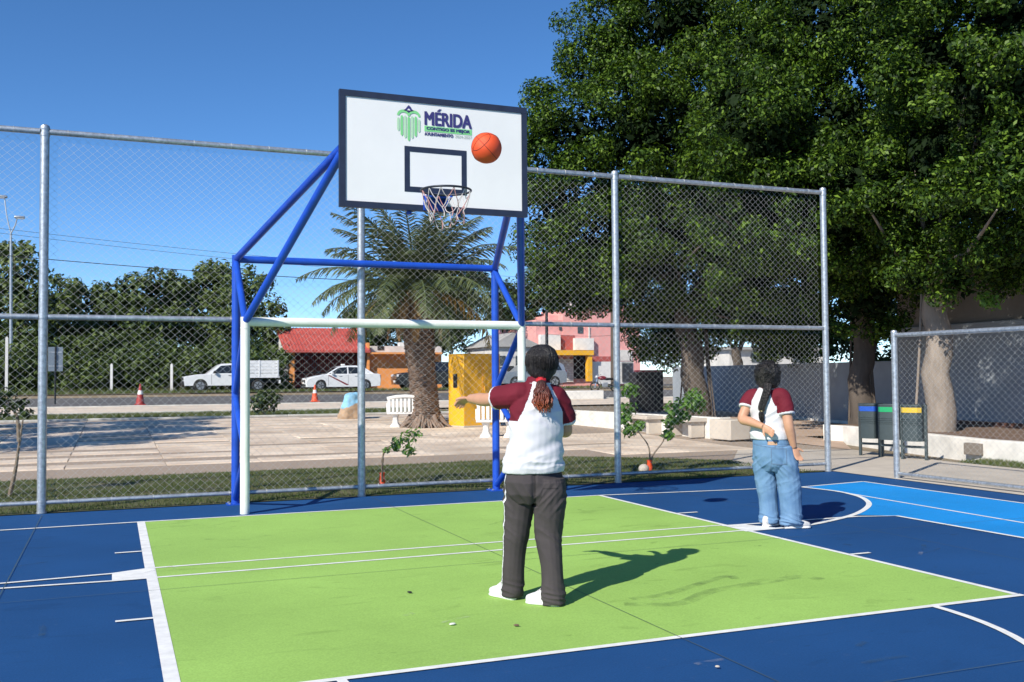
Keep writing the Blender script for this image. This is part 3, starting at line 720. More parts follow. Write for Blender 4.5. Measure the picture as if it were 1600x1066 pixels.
def shoe(root, loc, ang, ln=.25, mats=('shoe_white', 'sole'), pitch=0.0):
    f = Vector((math.cos(ang), math.sin(ang), 0)); s_ = Vector((-f.y, f.x, 0))
    def ringset(hs, z0, wk):
        st = [0, .04, .14, .3, .5, .68, .84, .95, 1.0]; wd = [.012, .026, .034, .035, .036, .043, .044, .033, .012]
        vs = []; n = 14
        for q, (t, w_) in enumerate(zip(st, wd)):
            for j in range(n):
                th = 2*math.pi*j/n; c_, s2 = math.cos(th), math.sin(th)
                x = w_*wk*math.copysign(abs(c_)**.7, c_); h = hs[q]
                z = z0 + h/2 + h/2*math.copysign(abs(s2)**.75, s2)
                vs.append(Vector(loc) + f*(t-.35)*ln + s_*x + Vector((0, 0, z + pitch*max(0, .3-t)*.25)))
        k = len(st); fs = [(i*n+j, i*n+(j+1) % n, (i+1)*n+(j+1) % n, (i+1)*n+j) for i in range(k-1) for j in range(n)]
        fs += [tuple(range(n-1, -1, -1)), tuple(range((k-1)*n, k*n))]
        return vs, fs
    mb = MB(); mb.add(*ringset([.05, .085, .105, .105, .088, .068, .056, .045, .03], .012, 1.0)); u = mb.build('shoe', M[mats[0]], root, smooth=60)
    mb = MB(); mb.add(*ringset([.026, .03, .03, .028, .026, .026, .026, .024, .018], .001, 1.1)); mb.build('sole', M[mats[1]], u, smooth=60)
    mb = MB()
    for q in range(4):
        c = Vector(loc) + f*(.13+.075*q)*ln + Vector((0, 0, .108-.012*q)); mb.tube([c-s_*.02, c+Vector((0, 0, .006)), c+s_*.02], .0035, 6)
    stuff(mb.build('lace', M['sole'], u))
    return u
def strands(n, path, rad, r0, wave, name, m, parent, seed=1, taper=.35):
    rr = random.Random(seed); mb = MB(); P = catmull(path, 5); Rd = lerpl(rad, 5); k = len(P)
    for i in range(n):
        a0 = rr.uniform(0, 2*math.pi); q0 = math.sqrt(rr.random()); w0 = rr.uniform(0, 6.28); end = k - rr.randrange(0, max(1, int(k*.25)))
        pts = []; rs_ = []
        for j in range(end):
            t = j/(k-1); a = a0 + .5*math.sin(t*6+w0)
            off = Vector((math.cos(a), math.sin(a), 0))*Rd[j]*q0 + Vector((math.sin(t*22+w0), math.cos(t*19+w0*2), 0))*wave*t
            pts.append(P[j] + off); rs_.append(r0*(1-t*(1-taper)))
        if len(pts) > 2: mb.tube(pts, rs_, 5)
    return stuff(mb.build(name, m, parent, smooth=180))

mat('eye_white', (.7, .68, .65), .3); mat('eye_dark', (.02, .012, .008), .2); mat('lip', (.38, .13, .11), .45)
mat('hair_black', (.012, .009, .008), .34, var=.5, vscale=14, stretch=(9, 9, .5), bump=.6, bscale=34, spec=.5)
mat('shirt_white', (.62, .62, .64), .85, var=.03, vscale=4, bump=.10, bscale=300, spec=.2)
mat('maroon', (.135, .010, .022), .8, var=.12, vscale=6, bump=.12, bscale=300, spec=.25)
mat('trouser_grey', (.058, .050, .052), .85, var=.12, vscale=4, bump=.15, bscale=350, spec=.25)
mat('trouser_dark', (.025, .021, .022), .9); mat('stitch', (.10, .17, .27), .9)
mat('shoe_white', (.72, .72, .72), .55, var=.06, vscale=20); mat('sole', (.78, .77, .74), .6)
mat('shoe_grey', (.42, .42, .42), .6, var=.5, vscale=35, col2=(.72, .71, .69))
mat('scrunchie', (.45, .012, .02), .7, bump=.2, bscale=80); mat('tie_yellow', (.6, .5, .25), .6)
mat('leather_patch', (.42, .25, .15), .6, var=.2, vscale=40)
d = mat('denim', (.165, .285, .44), .85, col2=(.10, .20, .35), vscale=5, bump=.25, bscale=260, spec=.2)
d2 = mat('denim_dark', (.12, .225, .37), .85, var=.12, vscale=8, bump=.2, bscale=260, spec=.2)
# auburn ends on dark roots (dyed hair): colour follows the length of the tail
pm = mat('hair_auburn', (.2, .045, .02), .45, spec=.5); n_ = pm.node_tree.nodes; l_ = pm.node_tree.links
tc = n_.new('ShaderNodeTexCoord'); sx_ = n_.new('ShaderNodeSeparateXYZ'); rp = n_.new('ShaderNodeValToRGB'); mr = n_.new('ShaderNodeMapRange')
l_.new(tc.outputs['Object'], sx_.inputs[0]); mr.inputs[1].default_value = 1.43; mr.inputs[2].default_value = 1.22
l_.new(sx_.outputs['Z'], mr.inputs[0]); l_.new(mr.outputs[0], rp.inputs[0]); l_.new(rp.outputs[0], n_['Principled BSDF'].inputs['Base Color'])
e = rp.color_ramp.elements; e[0].position = .0; e[0].color = (.03, .012, .010, 1); e[1].position = .9; e[1].color = (.33, .075, .028, 1)
q_ = e.new(.35); q_.color = (.10, .025, .016, 1)

def rot2(x, y, a): return x*math.cos(a)-y*math.sin(a), x*math.sin(a)+y*math.cos(a)
# ------------------------------------------------ girl who has just shot the ball
def girl_front():
    g0 = G(838, 941, 0); rz = -math.atan2(g0[0]-CAM[0], g0[1]-CAM[1])
    root = empty('person', (g0[0], g0[1], 0), rz)
    tag(root, 'girl with ponytail, maroon-sleeved white shirt and grey trousers, arm out after shooting', 'person')
    ph = R(24); hd = R(34)                                  # torso and head turned to her left
    fdir = (-math.sin(hd)*.93, math.cos(hd)*.93, .30); HC = Vector((.03, .012, 1.545))
    B = MB()
    P = head_geo(B, HC, fdir, (0, -.25, 1), 1.0)
    limb(B, [(.02, -.015, 1.36), (.026, -.008, 1.44), (.03, .0, 1.5)], [.062, .054, .056])
    B.loft([(-.005, 0, .76, .13, .09, ph), (-.01, 0, .86, .145, .10, ph), (.0, 0, .98, .15, .105, ph), (.008, 0, 1.1, .155, .11, ph), (.012, 0, 1.25, .145, .10, ph), (.012, -.01, 1.34, .10, .075, ph), (.016, -.01, 1.39, .075, .06, ph)])
    LS, LE, LW_ = (-.14, -.045, 1.335), (-.315, .13, 1.30), (-.44, .30, 1.305)
    RS, RE, RW = (.165, .05, 1.325), (.205, .12, 1.09), (.11, .33, 1.17)
    limb(B, [(-.06, -.02, 1.32), LS, tuple(np.array(LS)*.45+np.array(LE)*.55), LE, tuple(np.array(LE)*.6+np.array(LW_)*.4), LW_], [.045, .046, .045, .044, .044, .029])
    limb(B, [(.08, .03, 1.31), RS, tuple(np.array(RS)*.45+np.array(RE)*.55), RE, tuple(np.array(RE)*.6+np.array(RW)*.4), RW], [.042, .042, .043, .043, .043, .029])
    dl = Vector(LW_)-Vector(LE); hand(B, LW_, dl + Vector((-.03, 0, -.05)), (-.25, -.2, -1), 1, .42)
    dr = Vector(RW)-Vector(RE); hand(B, RW, dr, (-.5, .5, -.6), -1, .3)
    LH, LK, LA = (-.075, .03, .78), (-.125, .055, .46), (-.16, .10, .09)
    RH, RK, RA = (.07, -.02, .78), (.082, -.02, .45), (.115, -.11, .09)
    for H_, K_, A_ in ((LH, LK, LA), (RH, RK, RA)):
        limb(B, [H_, tuple(np.array(H_)*.5+np.array(K_)*.5), K_, tuple(np.array(K_)*.65+np.array(A_)*.35), A_], [.078, .072, .055, .056, .036])
    for A_, an in ((LA, R(128)), (RA, R(138))):
        f = Vector((math.cos(an), math.sin(an), 0)); A = Vector(A_); limb(B, [A + Vector((0, 0, -.01)), A - f*.02 + Vector((0, 0, -.045)), A + f*.07 + Vector((0, 0, -.055)), A + f*.13 + Vector((0, 0, -.065))], [.034, .03, .028, .016], flat=1.1)
    me = fuse(B, .0048, 4, .45); V, N, F = mesh_np(me); body = np_obj('body', V, F, M['skin'], root, True)
    face_parts(P, body)
    # shirt
    T = MB(); sh = .0
    T.loft([(-.012, 0, .836, .202, .148, ph*.7), (-.012, 0, .86, .203, .15, ph*.7), (-.006, 0, .95, .193, .14, ph), (.008, 0, 1.04, .178, .128, ph), (.012, 0, 1.13, .182, .132, ph), (.014, 0, 1.22, .182, .128, ph), (.012, -.01, 1.30, .166, .112, ph), (.013, -.012, 1.36, .125, .092, ph), (.018, -.012, 1.40, .095, .08, ph), (.022, -.01, 1.43, .07, .068, ph)])
    le = np.array(LS)*.40+np.array(LE)*.60; re_ = np.array(RS)*.25+np.array(RE)*.75
    limb(T, [(-.03, -.01, 1.33), (-.10, -.04, 1.335), tuple(np.array(LS)*.65+np.array(LE)*.35), tuple(le)], [.082, .080, .074, .078])
    limb(T, [(.06, .02, 1.31), (.13, .042, 1.32), tuple(np.array(RS)*.6+np.array(RE)*.4), tuple(re_)], [.082, .076, .068, .070])
    me = fuse(T, .0055, 5, .5); V, N, F = mesh_np(me)
    def wr(x, y, z):
        rdg = lambda v: (1-abs(v)*2.4)
        e = .003*nz(x*5, y*5, z*5+3) + .0015*nz(x*24, y*24, z*24)
        e += .0105*math.exp(-((z-.95)/.12)**2)*rdg(nz(x*3.5, y*3.5, (z-x*.5)*13+2)) + .008*math.exp(-((z-.90)/.06)**2)*rdg(nz(x*6, y*6, z*22))
        e += .0095*math.exp(-((z-1.15)/.12)**2)*rdg(nz(x*4, y*4, (z+x*.9)*11+5)) + .007*math.exp(-((z-1.28)/.08)**2)*rdg(nz(x*7+5, y*7, (z-x*.4)*12))
        return e
    V = displace(V, N, wr)
    fc = V[F].mean(1); ux, uy = rot2(fc[:, 0]-.014, fc[:, 1], -ph); z = fc[:, 2]
    lim = np.clip(.055 + (1.42-z)/(1.42-1.19)*(.155-.055), 0, .3)
    A1 = np.array(LE)-np.array(LS); A1 /= np.linalg.norm(A1); A2 = np.array(RE)-np.array(RS); A2 /= np.linalg.norm(A2)
    Lm = (ux < -lim) & (z > 1.17); Rm = (ux > lim) & (z > 1.1); Rm |= (((fc-re_)@A2) > -.14) & (ux > .13) & (z < 1.25) & (z > 1.05) & (np.linalg.norm(np.cross(fc-np.array(RS), A2), axis=1) < .1)
    Lc = Lm & (((fc-le)@A1) > -.014); Rc = Rm & (((fc-re_)@A2) > -.014) & (z < 1.2)
    shirt = sub_obj('shirt', V, F, ~(Lm | Rm), M['shirt_white'], root)
    for mk, cu in ((Lm, Lc), (Rm, Rc)):
        s = sub_obj('sleeve', V, F, mk & ~cu, M['maroon'], shirt); sub_obj('cuff_trim', V, F, cu, M['shirt_white'], shirt)
    mb = MB(); mb.loft([(.022, -.012, 1.405, .083, .077, ph), (.023, -.010, 1.44, .072, .068, ph), (.024, -.008, 1.452, .066, .062, ph)], n=32); mb.build('collar', M['maroon'], shirt, smooth=60)
    mb = MB(); mb.loft([(.022, -.012, 1.402, .088, .082, ph), (.022, -.012, 1.410, .088, .082, ph)], n=32); mb.build('collar_trim', M['shirt_white'], shirt, smooth=60)
    # trousers
    T = MB()
    T.loft([(-.005, 0, .64, .12, .10, ph), (-.006, 0, .70, .175, .135, ph), (-.008, 0, .78, .198, .145, ph), (-.01, 0, .85, .192, .138, ph), (-.01, 0, .90, .180, .126, ph)])
    limb(T, [(-.09, .03, .80), (-.108, .04, .62), LK, (-.145, .075, .25), (-.158, .085, .028)], [.110, .100, .081, .070, .067])
    limb(T, [(.085, -.03, .80), (.09, -.03, .62), RK, (.098, -.065, .25), (.112, -.098, .008)], [.110, .100, .084, .074, .074])
    me = fuse(T, .0048, 4, .5); V, N, F = mesh_np(me)
    def wp(x, y, z):
        q = x*.8 + y*.4
        rdg = lambda v: (1-abs(v)*2.2)
        e = .008*nz(x*7, y*7, z*2.0) + .0022*nz(x*22, y*22, z*10) + .004*rdg(nz(x*9+z*5, y*9, z*2.6))
        e += .011*math.exp(-((z-.07)/.055)**2)*rdg(nz(x*6, y*6, z*26+q*8))
        e += .009*math.exp(-((z-.45)/.10)**2)*rdg(nz(x*5, y*5, (z+q*.9)*14))
        e += .011*math.exp(-((z-.68)/.08)**2)*rdg(nz(x*4, y*4, (z-abs(x+.01)*1.3)*15))
        e -= .012*math.exp(-((x+.005)/.02)**2)*(1 if .62 < z < .83 and y < 0 else 0)
        if z > .78: e = min(e, 0) - .006*min(1, (z-.78)/.05)
        return e
    V = displace(V, N, wp)
    tr = np_obj('trousers', V, F, M['trouser_grey'], root, True)
    me2 = tr.data; V, N, F = mesh_np(me2)
    fc = V[F].mean(1); fn = N[F].mean(1)
    ax = np.interp(fc[:, 2], [.05, .25, .46, .62, .80, .9], [-.155, -.145, -.125, -.108, -.04, -.01]); ay = np.interp(fc[:, 2], [.05, .25, .46, .62, .8, .9], [.085, .075, .055, .04, .01, 0])
    an = np.degrees(np.arctan2(fc[:, 1]-ay, fc[:, 0]-ax)) % 360
    sub_obj('side_stripe', V, F, (np.abs(an-205) < 3.6) & (fc[:, 0] < ax) & (fc[:, 2] < .88) & (fc[:, 2] > .03), M['shirt_white'], tr, .0025, N)
    ax2 = np.interp(fc[:, 2], [.03, .25, .45, .62, .80, .9], [.108, .098, .082, .09, .02, -.01]); ay2 = np.interp(fc[:, 2], [.03, .25, .45, .62, .8, .9], [-.095, -.065, -.02, -.03, -.01, 0])
    an = (np.degrees(np.arctan2(fc[:, 1]-ay2, fc[:, 0]-ax2))+180) % 360-180
    sub_obj('side_stripe', V, F, (np.abs(an-22) < 3.6) & (fc[:, 0] > ax2) & (fc[:, 2] < .88) & (fc[:, 2] > .03), M['shirt_white'], tr, .0025, N)
    bk = fn[:, 1] < -.15
    sub_obj('seam', V, F, bk & (np.abs(fc[:, 0]+.004) < .0035) & (fc[:, 2] > .62) & (fc[:, 2] < .85), M['trouser_dark'], tr, .0015, N)
    pkz = (fc[:, 2] > .74) & (fc[:, 2] < .748) & bk & (fc[:, 0] > .05) & (fc[:, 0] < .14); sub_obj('pocket_welt', V, F, pkz, M['trouser_dark'], tr, .002, N)
    shoe(root, (-.195, .10, 0), R(132), .235); shoe(root, (.072, -.095, 0), R(152), .235)
    # hair
    f2 = Vector((-math.sin(hd), math.cos(hd), 0)); hb = Vector((.03, .012, 0)) - f2*.034
    T = MB(); T.loft([(hb.x+f2.x*-.03, hb.y-.03, 1.425, .035, .03, hd), (hb.x, hb.y-.02, 1.445, .066, .055, hd), (hb.x, hb.y-.006, 1.47, .090, .078, hd), (hb.x, hb.y, 1.505, .103, .095, hd), (hb.x, hb.y, 1.55, .107, .105, hd), (hb.x, hb.y, 1.595, .101, .104, hd), (hb.x, hb.y, 1.63, .080, .085, hd), (hb.x, hb.y, 1.652, .046, .05, hd), (hb.x, hb.y, 1.659, .015, .016, hd)], n=40)
    me = fuse(T, .0055, 3, .5); V, N, F = mesh_np(me)
    def wh(x, y, z):
        a = math.atan2(y-hb.y, x-hb.x); return .0035*nz(a*9, z*3, 0) + .0018*nz(a*30, z*5, 2)
    V = displace(V, N, wh); hair = np_obj('hair', V, F, M['hair_black'], root, True)
    mb = MB(); rr = random.Random(3)
    for i in range(300):                                     # loose strands that break the outline
        a = rr.uniform(0, 6.28); zt_ = rr.uniform(1.56, 1.655); pts = []
        for j in range(6):
            z_ = zt_ - j*.035; rad = .104*math.sqrt(max(.04, 1-((z_-1.55)/.112)**2)) + .002 + .005*rr.random()
            if z_ < 1.5: rad *= .96
            pts.append((hb.x+rad*math.cos(a+.02*j), hb.y+rad*math.sin(a+.02*j), z_))
        if math.sin(a - hd - math.pi/2 + math.pi/2) < .75: mb.tube(pts, [.0012, .0016, .0016, .0014, .001, .0006], 4)
    stuff(mb.build('loose_strands', M['hair_black'], hair, smooth=180))
    tp = Vector((.042, -.098, 1.428))
    pts = [tp + Vector((math.cos(a)*.022, math.sin(a)*.018, .004*math.sin(3*a))) for a in np.linspace(0, 2*math.pi, 21)]
    mb = MB(); mb.tube(pts, .0125, 8, cap=False); mb.tube([tp+Vector((0, 0, .02)), tp-Vector((0, 0, .02))], .02, 10); mb.build('hair_tie', M['scrunchie'], hair)
    strands(150, [tp+Vector((0, .01, .02)), tp+Vector((.002, -.02, -.03)), tp+Vector((.006, -.03, -.08)), tp+Vector((.008, -.03, -.14)), tp+Vector((.008, -.026, -.205))], [.014, .03, .056, .066, .05], .0065, .010, 'ponytail', M['hair_auburn'], hair, 4)
    return root
girl_front()

# ------------------------------------------------ girl in jeans further back
def girl_back():
    g0 = G(1207, 824, 0); rz = -math.atan2(g0[0]-CAM[0], g0[1]-CAM[1])
    root = empty('person', (g0[0], g0[1], 0), rz)
    tag(root, 'girl with a braid, white shirt and baggy blue jeans, one hand behind back', 'person')
    ph = R(-25); hd = R(-12)
    HC = Vector((-.015, .01, 1.462)); fdir = (-math.sin(hd), math.cos(hd), .05); f2 = Vector((-math.sin(hd), math.cos(hd), 0))
    B = MB(); P = head_geo(B, HC, fdir, (0, -.05, 1), 1.0)
    limb(B, [(-.035, -.02, 1.27), (-.028, -.015, 1.34), (-.018, .0, 1.40)], [.062, .054, .056])
    B.loft([(.01, 0, .76, .13, .10, ph), (-.01, 0, .86, .14, .10, ph), (-.022, 0, .97, .145, .105, ph), (-.035, 0, 1.08, .15, .108, ph), (-.04, 0, 1.17, .135, .09, ph), (-.038, -.01, 1.25, .09, .07, ph), (-.034, -.01, 1.32, .075, .06, ph)])
    LS, LE, LW_ = (-.195, .055, 1.245), (-.262, -.035, 1.03), (-.065, -.185, .965)
    RS, RE, RW = (.125, -.07, 1.245), (.165, -.115, .97), (.208, -.075, .765)
    half = lambda a, b, t: tuple(np.array(a)*(1-t)+np.array(b)*t)
    limb(B, [(-.10, .03, 1.23), LS, half(LS, LE, .55), LE, half(LE, LW_, .35), LW_], [.042, .044, .046, .046, .045, .029])
    limb(B, [(.04, -.04, 1.23), RS, half(RS, RE, .55), RE, half(RE, RW, .35), RW], [.042, .046, .050, .046, .045, .029])
    hand(B, LW_, Vector((.75, -.15, -.55)), (.2, -.9, -.2), 1, .38, .95)
    hand(B, RW, Vector((.35, -.05, -.93)), (.5, -.8, .1), -1, .22, .98)
    LH, LK, LA = (-.06, .03, .76), (-.055, .05, .44), (-.02, .06, .09)
    RH, RK, RA = (.10, -.03, .76), (.155, -.01, .44), (.175, -.03, .09)
    for H_, K_, A_ in ((LH, LK, LA), (RH, RK, RA)):
        limb(B, [H_, half(H_, K_, .5), K_, half(K_, A_, .35), A_], [.078, .072, .055, .056, .036])
    for A_, an in ((LA, R(62)), (RA, R(30))):
        f = Vector((math.cos(an), math.sin(an), 0)); A = Vector(A_); limb(B, [A + Vector((0, 0, -.01)), A - f*.02 + Vector((0, 0, -.045)), A + f*.07 + Vector((0, 0, -.055)), A + f*.13 + Vector((0, 0, -.065))], [.034, .03, .028, .016])
    me = fuse(B, .0048, 4, .45); V, N, F = mesh_np(me); body = np_obj('body', V, F, M['skin'], root, True); face_parts(P, body)
    # shirt
    T = MB()
    T.loft([(-.014, 0, .838, .184, .142, ph*.8), (-.014, 0, .87, .184, .142, ph*.8), (-.018, 0, .95, .165, .125, ph), (-.03, 0, 1.05, .160, .118, ph), (-.038, 0, 1.14, .166, .120, ph), (-.04, -.005, 1.21, .160, .112, ph), (-.036, -.01, 1.27, .122, .092, ph), (-.034, -.012, 1.31, .092, .08, ph), (-.03, -.01, 1.34, .070, .068, ph)])
    le = np.array(half(LS, LE, .50)); re_ = np.array(half(RS, RE, .60))
    limb(T, [(-.09, .03, 1.23), (-.16, .05, 1.245), half(LS, LE, .25), tuple(le)], [.080, .076, .068, .067])
    limb(T, [(.03, -.04, 1.23), (.10, -.065, 1.25), half(RS, RE, .25), tuple(re_)], [.080, .078, .071, .072])
    me = fuse(T, .0058, 5, .5); V, N, F = mesh_np(me)
    def wr(x, y, z):
        rdg = lambda v: (1-abs(v)*2.4)
        e = .003*nz(x*6+4, y*6, z*5) + .0015*nz(x*24, y*24, z*24)
        e += .011*math.exp(-((z-.92)/.09)**2)*rdg(nz(x*3.5, y*3.5, (z+x*.5)*15+2)) + .0095*math.exp(-((z-1.07)/.10)**2)*rdg(nz(x*4, y*4, (z-x*.8)*13+5))
        e += .004*math.exp(-((z-1.2)/.07)**2)*rdg(nz(x*7+5, y*7, (z+x*.4)*13)); return e
    V = displace(V, N, wr); fc = V[F].mean(1); ux, uy = rot2(fc[:, 0]+.036, fc[:, 1], -ph); z = fc[:, 2]
    lim = np.clip(.055 + (1.33-z)/(1.33-1.10)*(.150-.055), 0, .3)
    A1 = np.array(LE)-np.array(LS); A1 /= np.linalg.norm(A1); A2 = np.array(RE)-np.array(RS); A2 /= np.linalg.norm(A2)
    dL = np.linalg.norm(np.cross(fc-np.array(LS), A1), axis=1); dR = np.linalg.norm(np.cross(fc-np.array(RS), A2), axis=1)
    Lm = (ux < -lim) & (z > 1.16) | ((ux < -.11) & (dL < .088) & (((fc-le)@A1) > -.2) & (z > 1.07)); Rm = (ux > lim) & (z > 1.16) | ((ux > .11) & (dR < .092) & (((fc-re_)@A2) > -.22) & (z > 1.03))
    Lc = Lm & (((fc-le)@A1) > -.014); Rc = Rm & (((fc-re_)@A2) > -.014)
    shirt = sub_obj('shirt', V, F, ~(Lm | Rm), M['shirt_white'], root)
    for mk, cu in ((Lm, Lc), (Rm, Rc)):
        sub_obj('sleeve', V, F, mk & ~cu, M['maroon'], shirt); sub_obj('cuff_trim', V, F, cu, M['shirt_white'], shirt)
    mb = MB(); mb.loft([(-.03, -.012, 1.315, .083, .077, ph), (-.027, -.010, 1.35, .072, .068, ph), (-.025, -.008, 1.365, .066, .062, ph)], n=32); mb.build('collar', M['maroon'], shirt, smooth=60)
    mb = MB(); mb.loft([(-.03, -.012, 1.312, .089, .083, ph), (-.03, -.012, 1.320, .089, .083, ph)], n=32); mb.build('collar_trim', M['shirt_white'], shirt, smooth=60)
    # jeans
    T = MB()
    T.loft([(.025, 0, .54, .11, .10, ph), (.024, 0, .60, .17, .135, ph), (.018, 0, .68, .187, .150, ph), (.006, 0, .76, .184, .148, ph), (-.006, 0, .83, .176, .140, ph), (-.012, 0, .88, .166, .128, ph)])
    limb(T, [(-.065, .03, .76), (-.065, .04, .60), LK, (-.035, .055, .24), (-.025, .055, .045)], [.108, .108, .098, .085, .084])
    limb(T, [(.10, -.03, .76), (.13, -.03, .60), RK, (.17, -.02, .24), (.178, -.03, .04)], [.110, .112, .105, .100, .098])
    me = fuse(T, .0048, 4, .5); V, N, F = mesh_np(me)
    def wp(x, y, z):
        q = x*.8 + y*.4
        rdg = lambda v: (1-abs(v)*2.2)
        e = .006*nz(x*7, y*7, z*1.6) + .0028*nz(x*22, y*22, z*12) + .0045*rdg(nz(x*9+z*6, y*9, z*3))
        e += .019*math.exp(-((z-.075)/.05)**2)*rdg(nz(x*5, y*5, z*27+q*9))
        e += .008*math.exp(-((z-.40)/.09)**2)*rdg(nz(x*5, y*5, (z-q*.9)*11))
        e += .011*math.exp(-((z-.60)/.09)**2)*rdg(nz(x*4, y*4, (z+abs(x-.02)*1.1)*15))
        if z > .78: e = min(e, 0) - .006*min(1, (z-.78)/.05)
        return e
    V = displace(V, N, wp); jn = np_obj('jeans', V, F, M['denim'], root, True); V, N, F = mesh_np(jn.data); fc = V[F].mean(1); fn = N[F].mean(1)
    back = fn[:, 1] < -.2
    pk = back & (fc[:, 0] > .005) & (fc[:, 0] < .135) & (fc[:, 2] < .755) & (fc[:, 2] > .61 + .25*np.abs(fc[:, 0]-.075)*.5)
    sub_obj('back_pocket', V, F, pk, M['denim_dark'], jn, .004, N)
    sub_obj('seam', V, F, back & (np.abs(fc[:, 0]-.02-.03*np.sin(fc[:, 2]*9)) < .0035) & (fc[:, 2] > .53) & (fc[:, 2] < .795), M['stitch'], jn, .0018, N)
    sub_obj('yoke_seam', V, F, back & (np.abs(fc[:, 2]-.768-.12*np.abs(fc[:, 0]-.01)) < .0035) & (np.abs(fc[:, 0]) < .16) & ~pk, M['stitch'], jn, .0018, N)
    edge = back & (fc[:, 0] > -.001) & (fc[:, 0] < .141) & (fc[:, 2] < .761) & (fc[:, 2] > .604 + .125*np.abs(fc[:, 0]-.07)) & ~((fc[:, 0] > .008) & (fc[:, 0] < .132) & (fc[:, 2] < .752) & (fc[:, 2] > .614 + .125*np.abs(fc[:, 0]-.07)))
    sub_obj('pocket_stitching', V, F, edge, M['stitch'], jn, .0052, N)
    sub_obj('belt_patch', V, F, back & (fc[:, 0] > -.03) & (fc[:, 0] < .055) & (np.abs(fc[:, 2]-.805) < .016), M['leather_patch'], jn, .004, N)
    sub_obj('waistband', V, F, (fc[:, 2] > .795) & (np.abs(fn[:, 2]) < .8) & ~((np.abs(fc[:, 2]-.805) < .018) & back & (fc[:, 0] > -.034) & (fc[:, 0] < .059)), M['denim_dark'], jn, .0028, N)
    shoe(root, (-.03, .03, 0), R(55), .24, ('shoe_grey', 'sole')); shoe(root, (.195, -.045, 0), R(22), .25, ('shoe_grey', 'sole'))
    # curly hair and braid
    hb = HC - f2*.03
    T = MB(); T.loft([(hb.x, hb.y-.03, 1.32, .05, .04, hd), (hb.x, hb.y-.02, 1.345, .082, .066, hd), (hb.x, hb.y-.008, 1.38, .102, .088, hd), (hb.x, hb.y, 1.43, .113, .104, hd), (hb.x, hb.y, 1.475, .114, .11, hd), (hb.x, hb.y, 1.52, .104, .105, hd), (hb.x, hb.y, 1.555, .078, .082, hd), (hb.x, hb.y, 1.575, .042, .045, hd), (hb.x, hb.y, 1.581, .015, .015, hd)], n=40)
    me = fuse(T, .0055, 3, .5); V, N, F = mesh_np(me)
    V = displace(V, N, lambda x, y, z: .007*nz(x*22, y*22, z*22) + .005*nz(x*48, y*48, z*48)); hair = np_obj('hair', V, F, M['hair_black'], root, True)
    mb = MB(); rr = random.Random(8)
    for i in range(260):
        k = rr.randrange(len(V)); p = Vector(V[k]); n2 = Vector(N[k])
        if (p-HC).dot(f2) > .035 and p.z < 1.52: continue
        t1 = n2.orthogonal().normalized(); a = rr.uniform(0, 6.28); t1 = Matrix.Rotation(a, 3, n2) @ t1; r_ = rr.uniform(.008, .016)
        pts = [p + n2*(.003+.010*math.sin(j*.7)) + t1*(j*.006) + n2.cross(t1)*r_*math.sin(j*1.1) for j in range(7)]
        mb.tube(pts, [.0016]*6+[.0006], 4)
    stuff(mb.build('loose_curls', M['hair_black'], hair, smooth=180))
    # braid: overlapping lobes from the nape down the back
    bp = catmull([(-.02, -.10, 1.36), (-.03, -.135, 1.30), (-.055, -.150, 1.22), (-.078, -.150, 1.15), (-.08, -.148, 1.12)], 6); br = MB(); nb_ = len(bp)
    for i in range(nb_-1):
        t = i/(nb_-1); r_ = .036*(1-.25*t); c = bp[i]
        for s_ in (-1, 1):
            cc = c + Vector((s_*r_*.45, -.006*((i+(s_ > 0)) % 2), -.004*s_)); br.ball(cc, (r_*.72, r_*.75, .023), n=12, k=8, M=Matrix.Rotation(s_*.7, 3, 'Y'))
    me = fuse(br, .004, 1, .4); V, N, F = mesh_np(me); V = displace(V, N, lambda x, y, z: .002*nz(x*60, y*60, z*25)); np_obj('braid', V, F, M['hair_black'], hair, True)
    e = bp[-1]; mb = MB(); mb.tube([e+Vector((0, 0, .012)), e-Vector((0, 0, .012))], .021, 10); mb.build('hair_tie', M['tie_yellow'], hair)
    strands(50, [e, e+Vector((-.004, -.004, -.03)), e+Vector((-.002, -.002, -.08)), e+Vector((.004, 0, -.13))], [.01, .022, .024, .006], .0048, .004, 'braid_tail', M['hair_black'], hair, 9)
    return root
girl_back()
# ================================================================ STREET SIDE: BUILDINGS, VEHICLES, FURNITURE
def PB(px0, py0, px1, py1, Y, th, name, m, parent, bevel=0, pc=None):
    """box whose front face fills a photo rectangle on the facade plane Y"""
    o = Vector(parent.location) if parent else Vector((0, 0, 0))
    x0, x1 = AY(px0, (py0+py1)/2, Y)[0], AY(px1, (py0+py1)/2, Y)[0]; xm = (px0+px1)/2; z1, z0 = AY(xm, py0, Y)[2], AY(xm, py1, Y)[2]
    mb = MB(); mb.box(Vector(((x0+x1)/2, Y+th/2, (z0+z1)/2))-o, (x1-x0, th, z1-z0)); return mb.build(name, m, parent, smooth=0, bevel=bevel)
mat('roof_red', (.46, .085, .065), .65, var=.15, vscale=2); mat('orange_wall', (.80, .32, .095), .85, var=.08, vscale=1.5)
mat('pink_wall', (.76, .36, .33), .85, var=.10, vscale=1.2); mat('pink_dark', (.40, .09, .08), .85); mat('plaster', (.62, .60, .56), .85, var=.15, vscale=1.5)
mat('yellow_paint', (.82, .43, .025), .55, var=.06, vscale=3, bump=.05, bscale=20); mat('dark_void', (.02, .019, .018), .9); mat('grille', (.03, .03, .032), .5, .5)  # dark_void paints the shade within openings near-black; a door shares it
mat('grey_roof', (.38, .37, .35), .8, var=.2, vscale=2); mat('pane', (.05, .06, .07), .12)
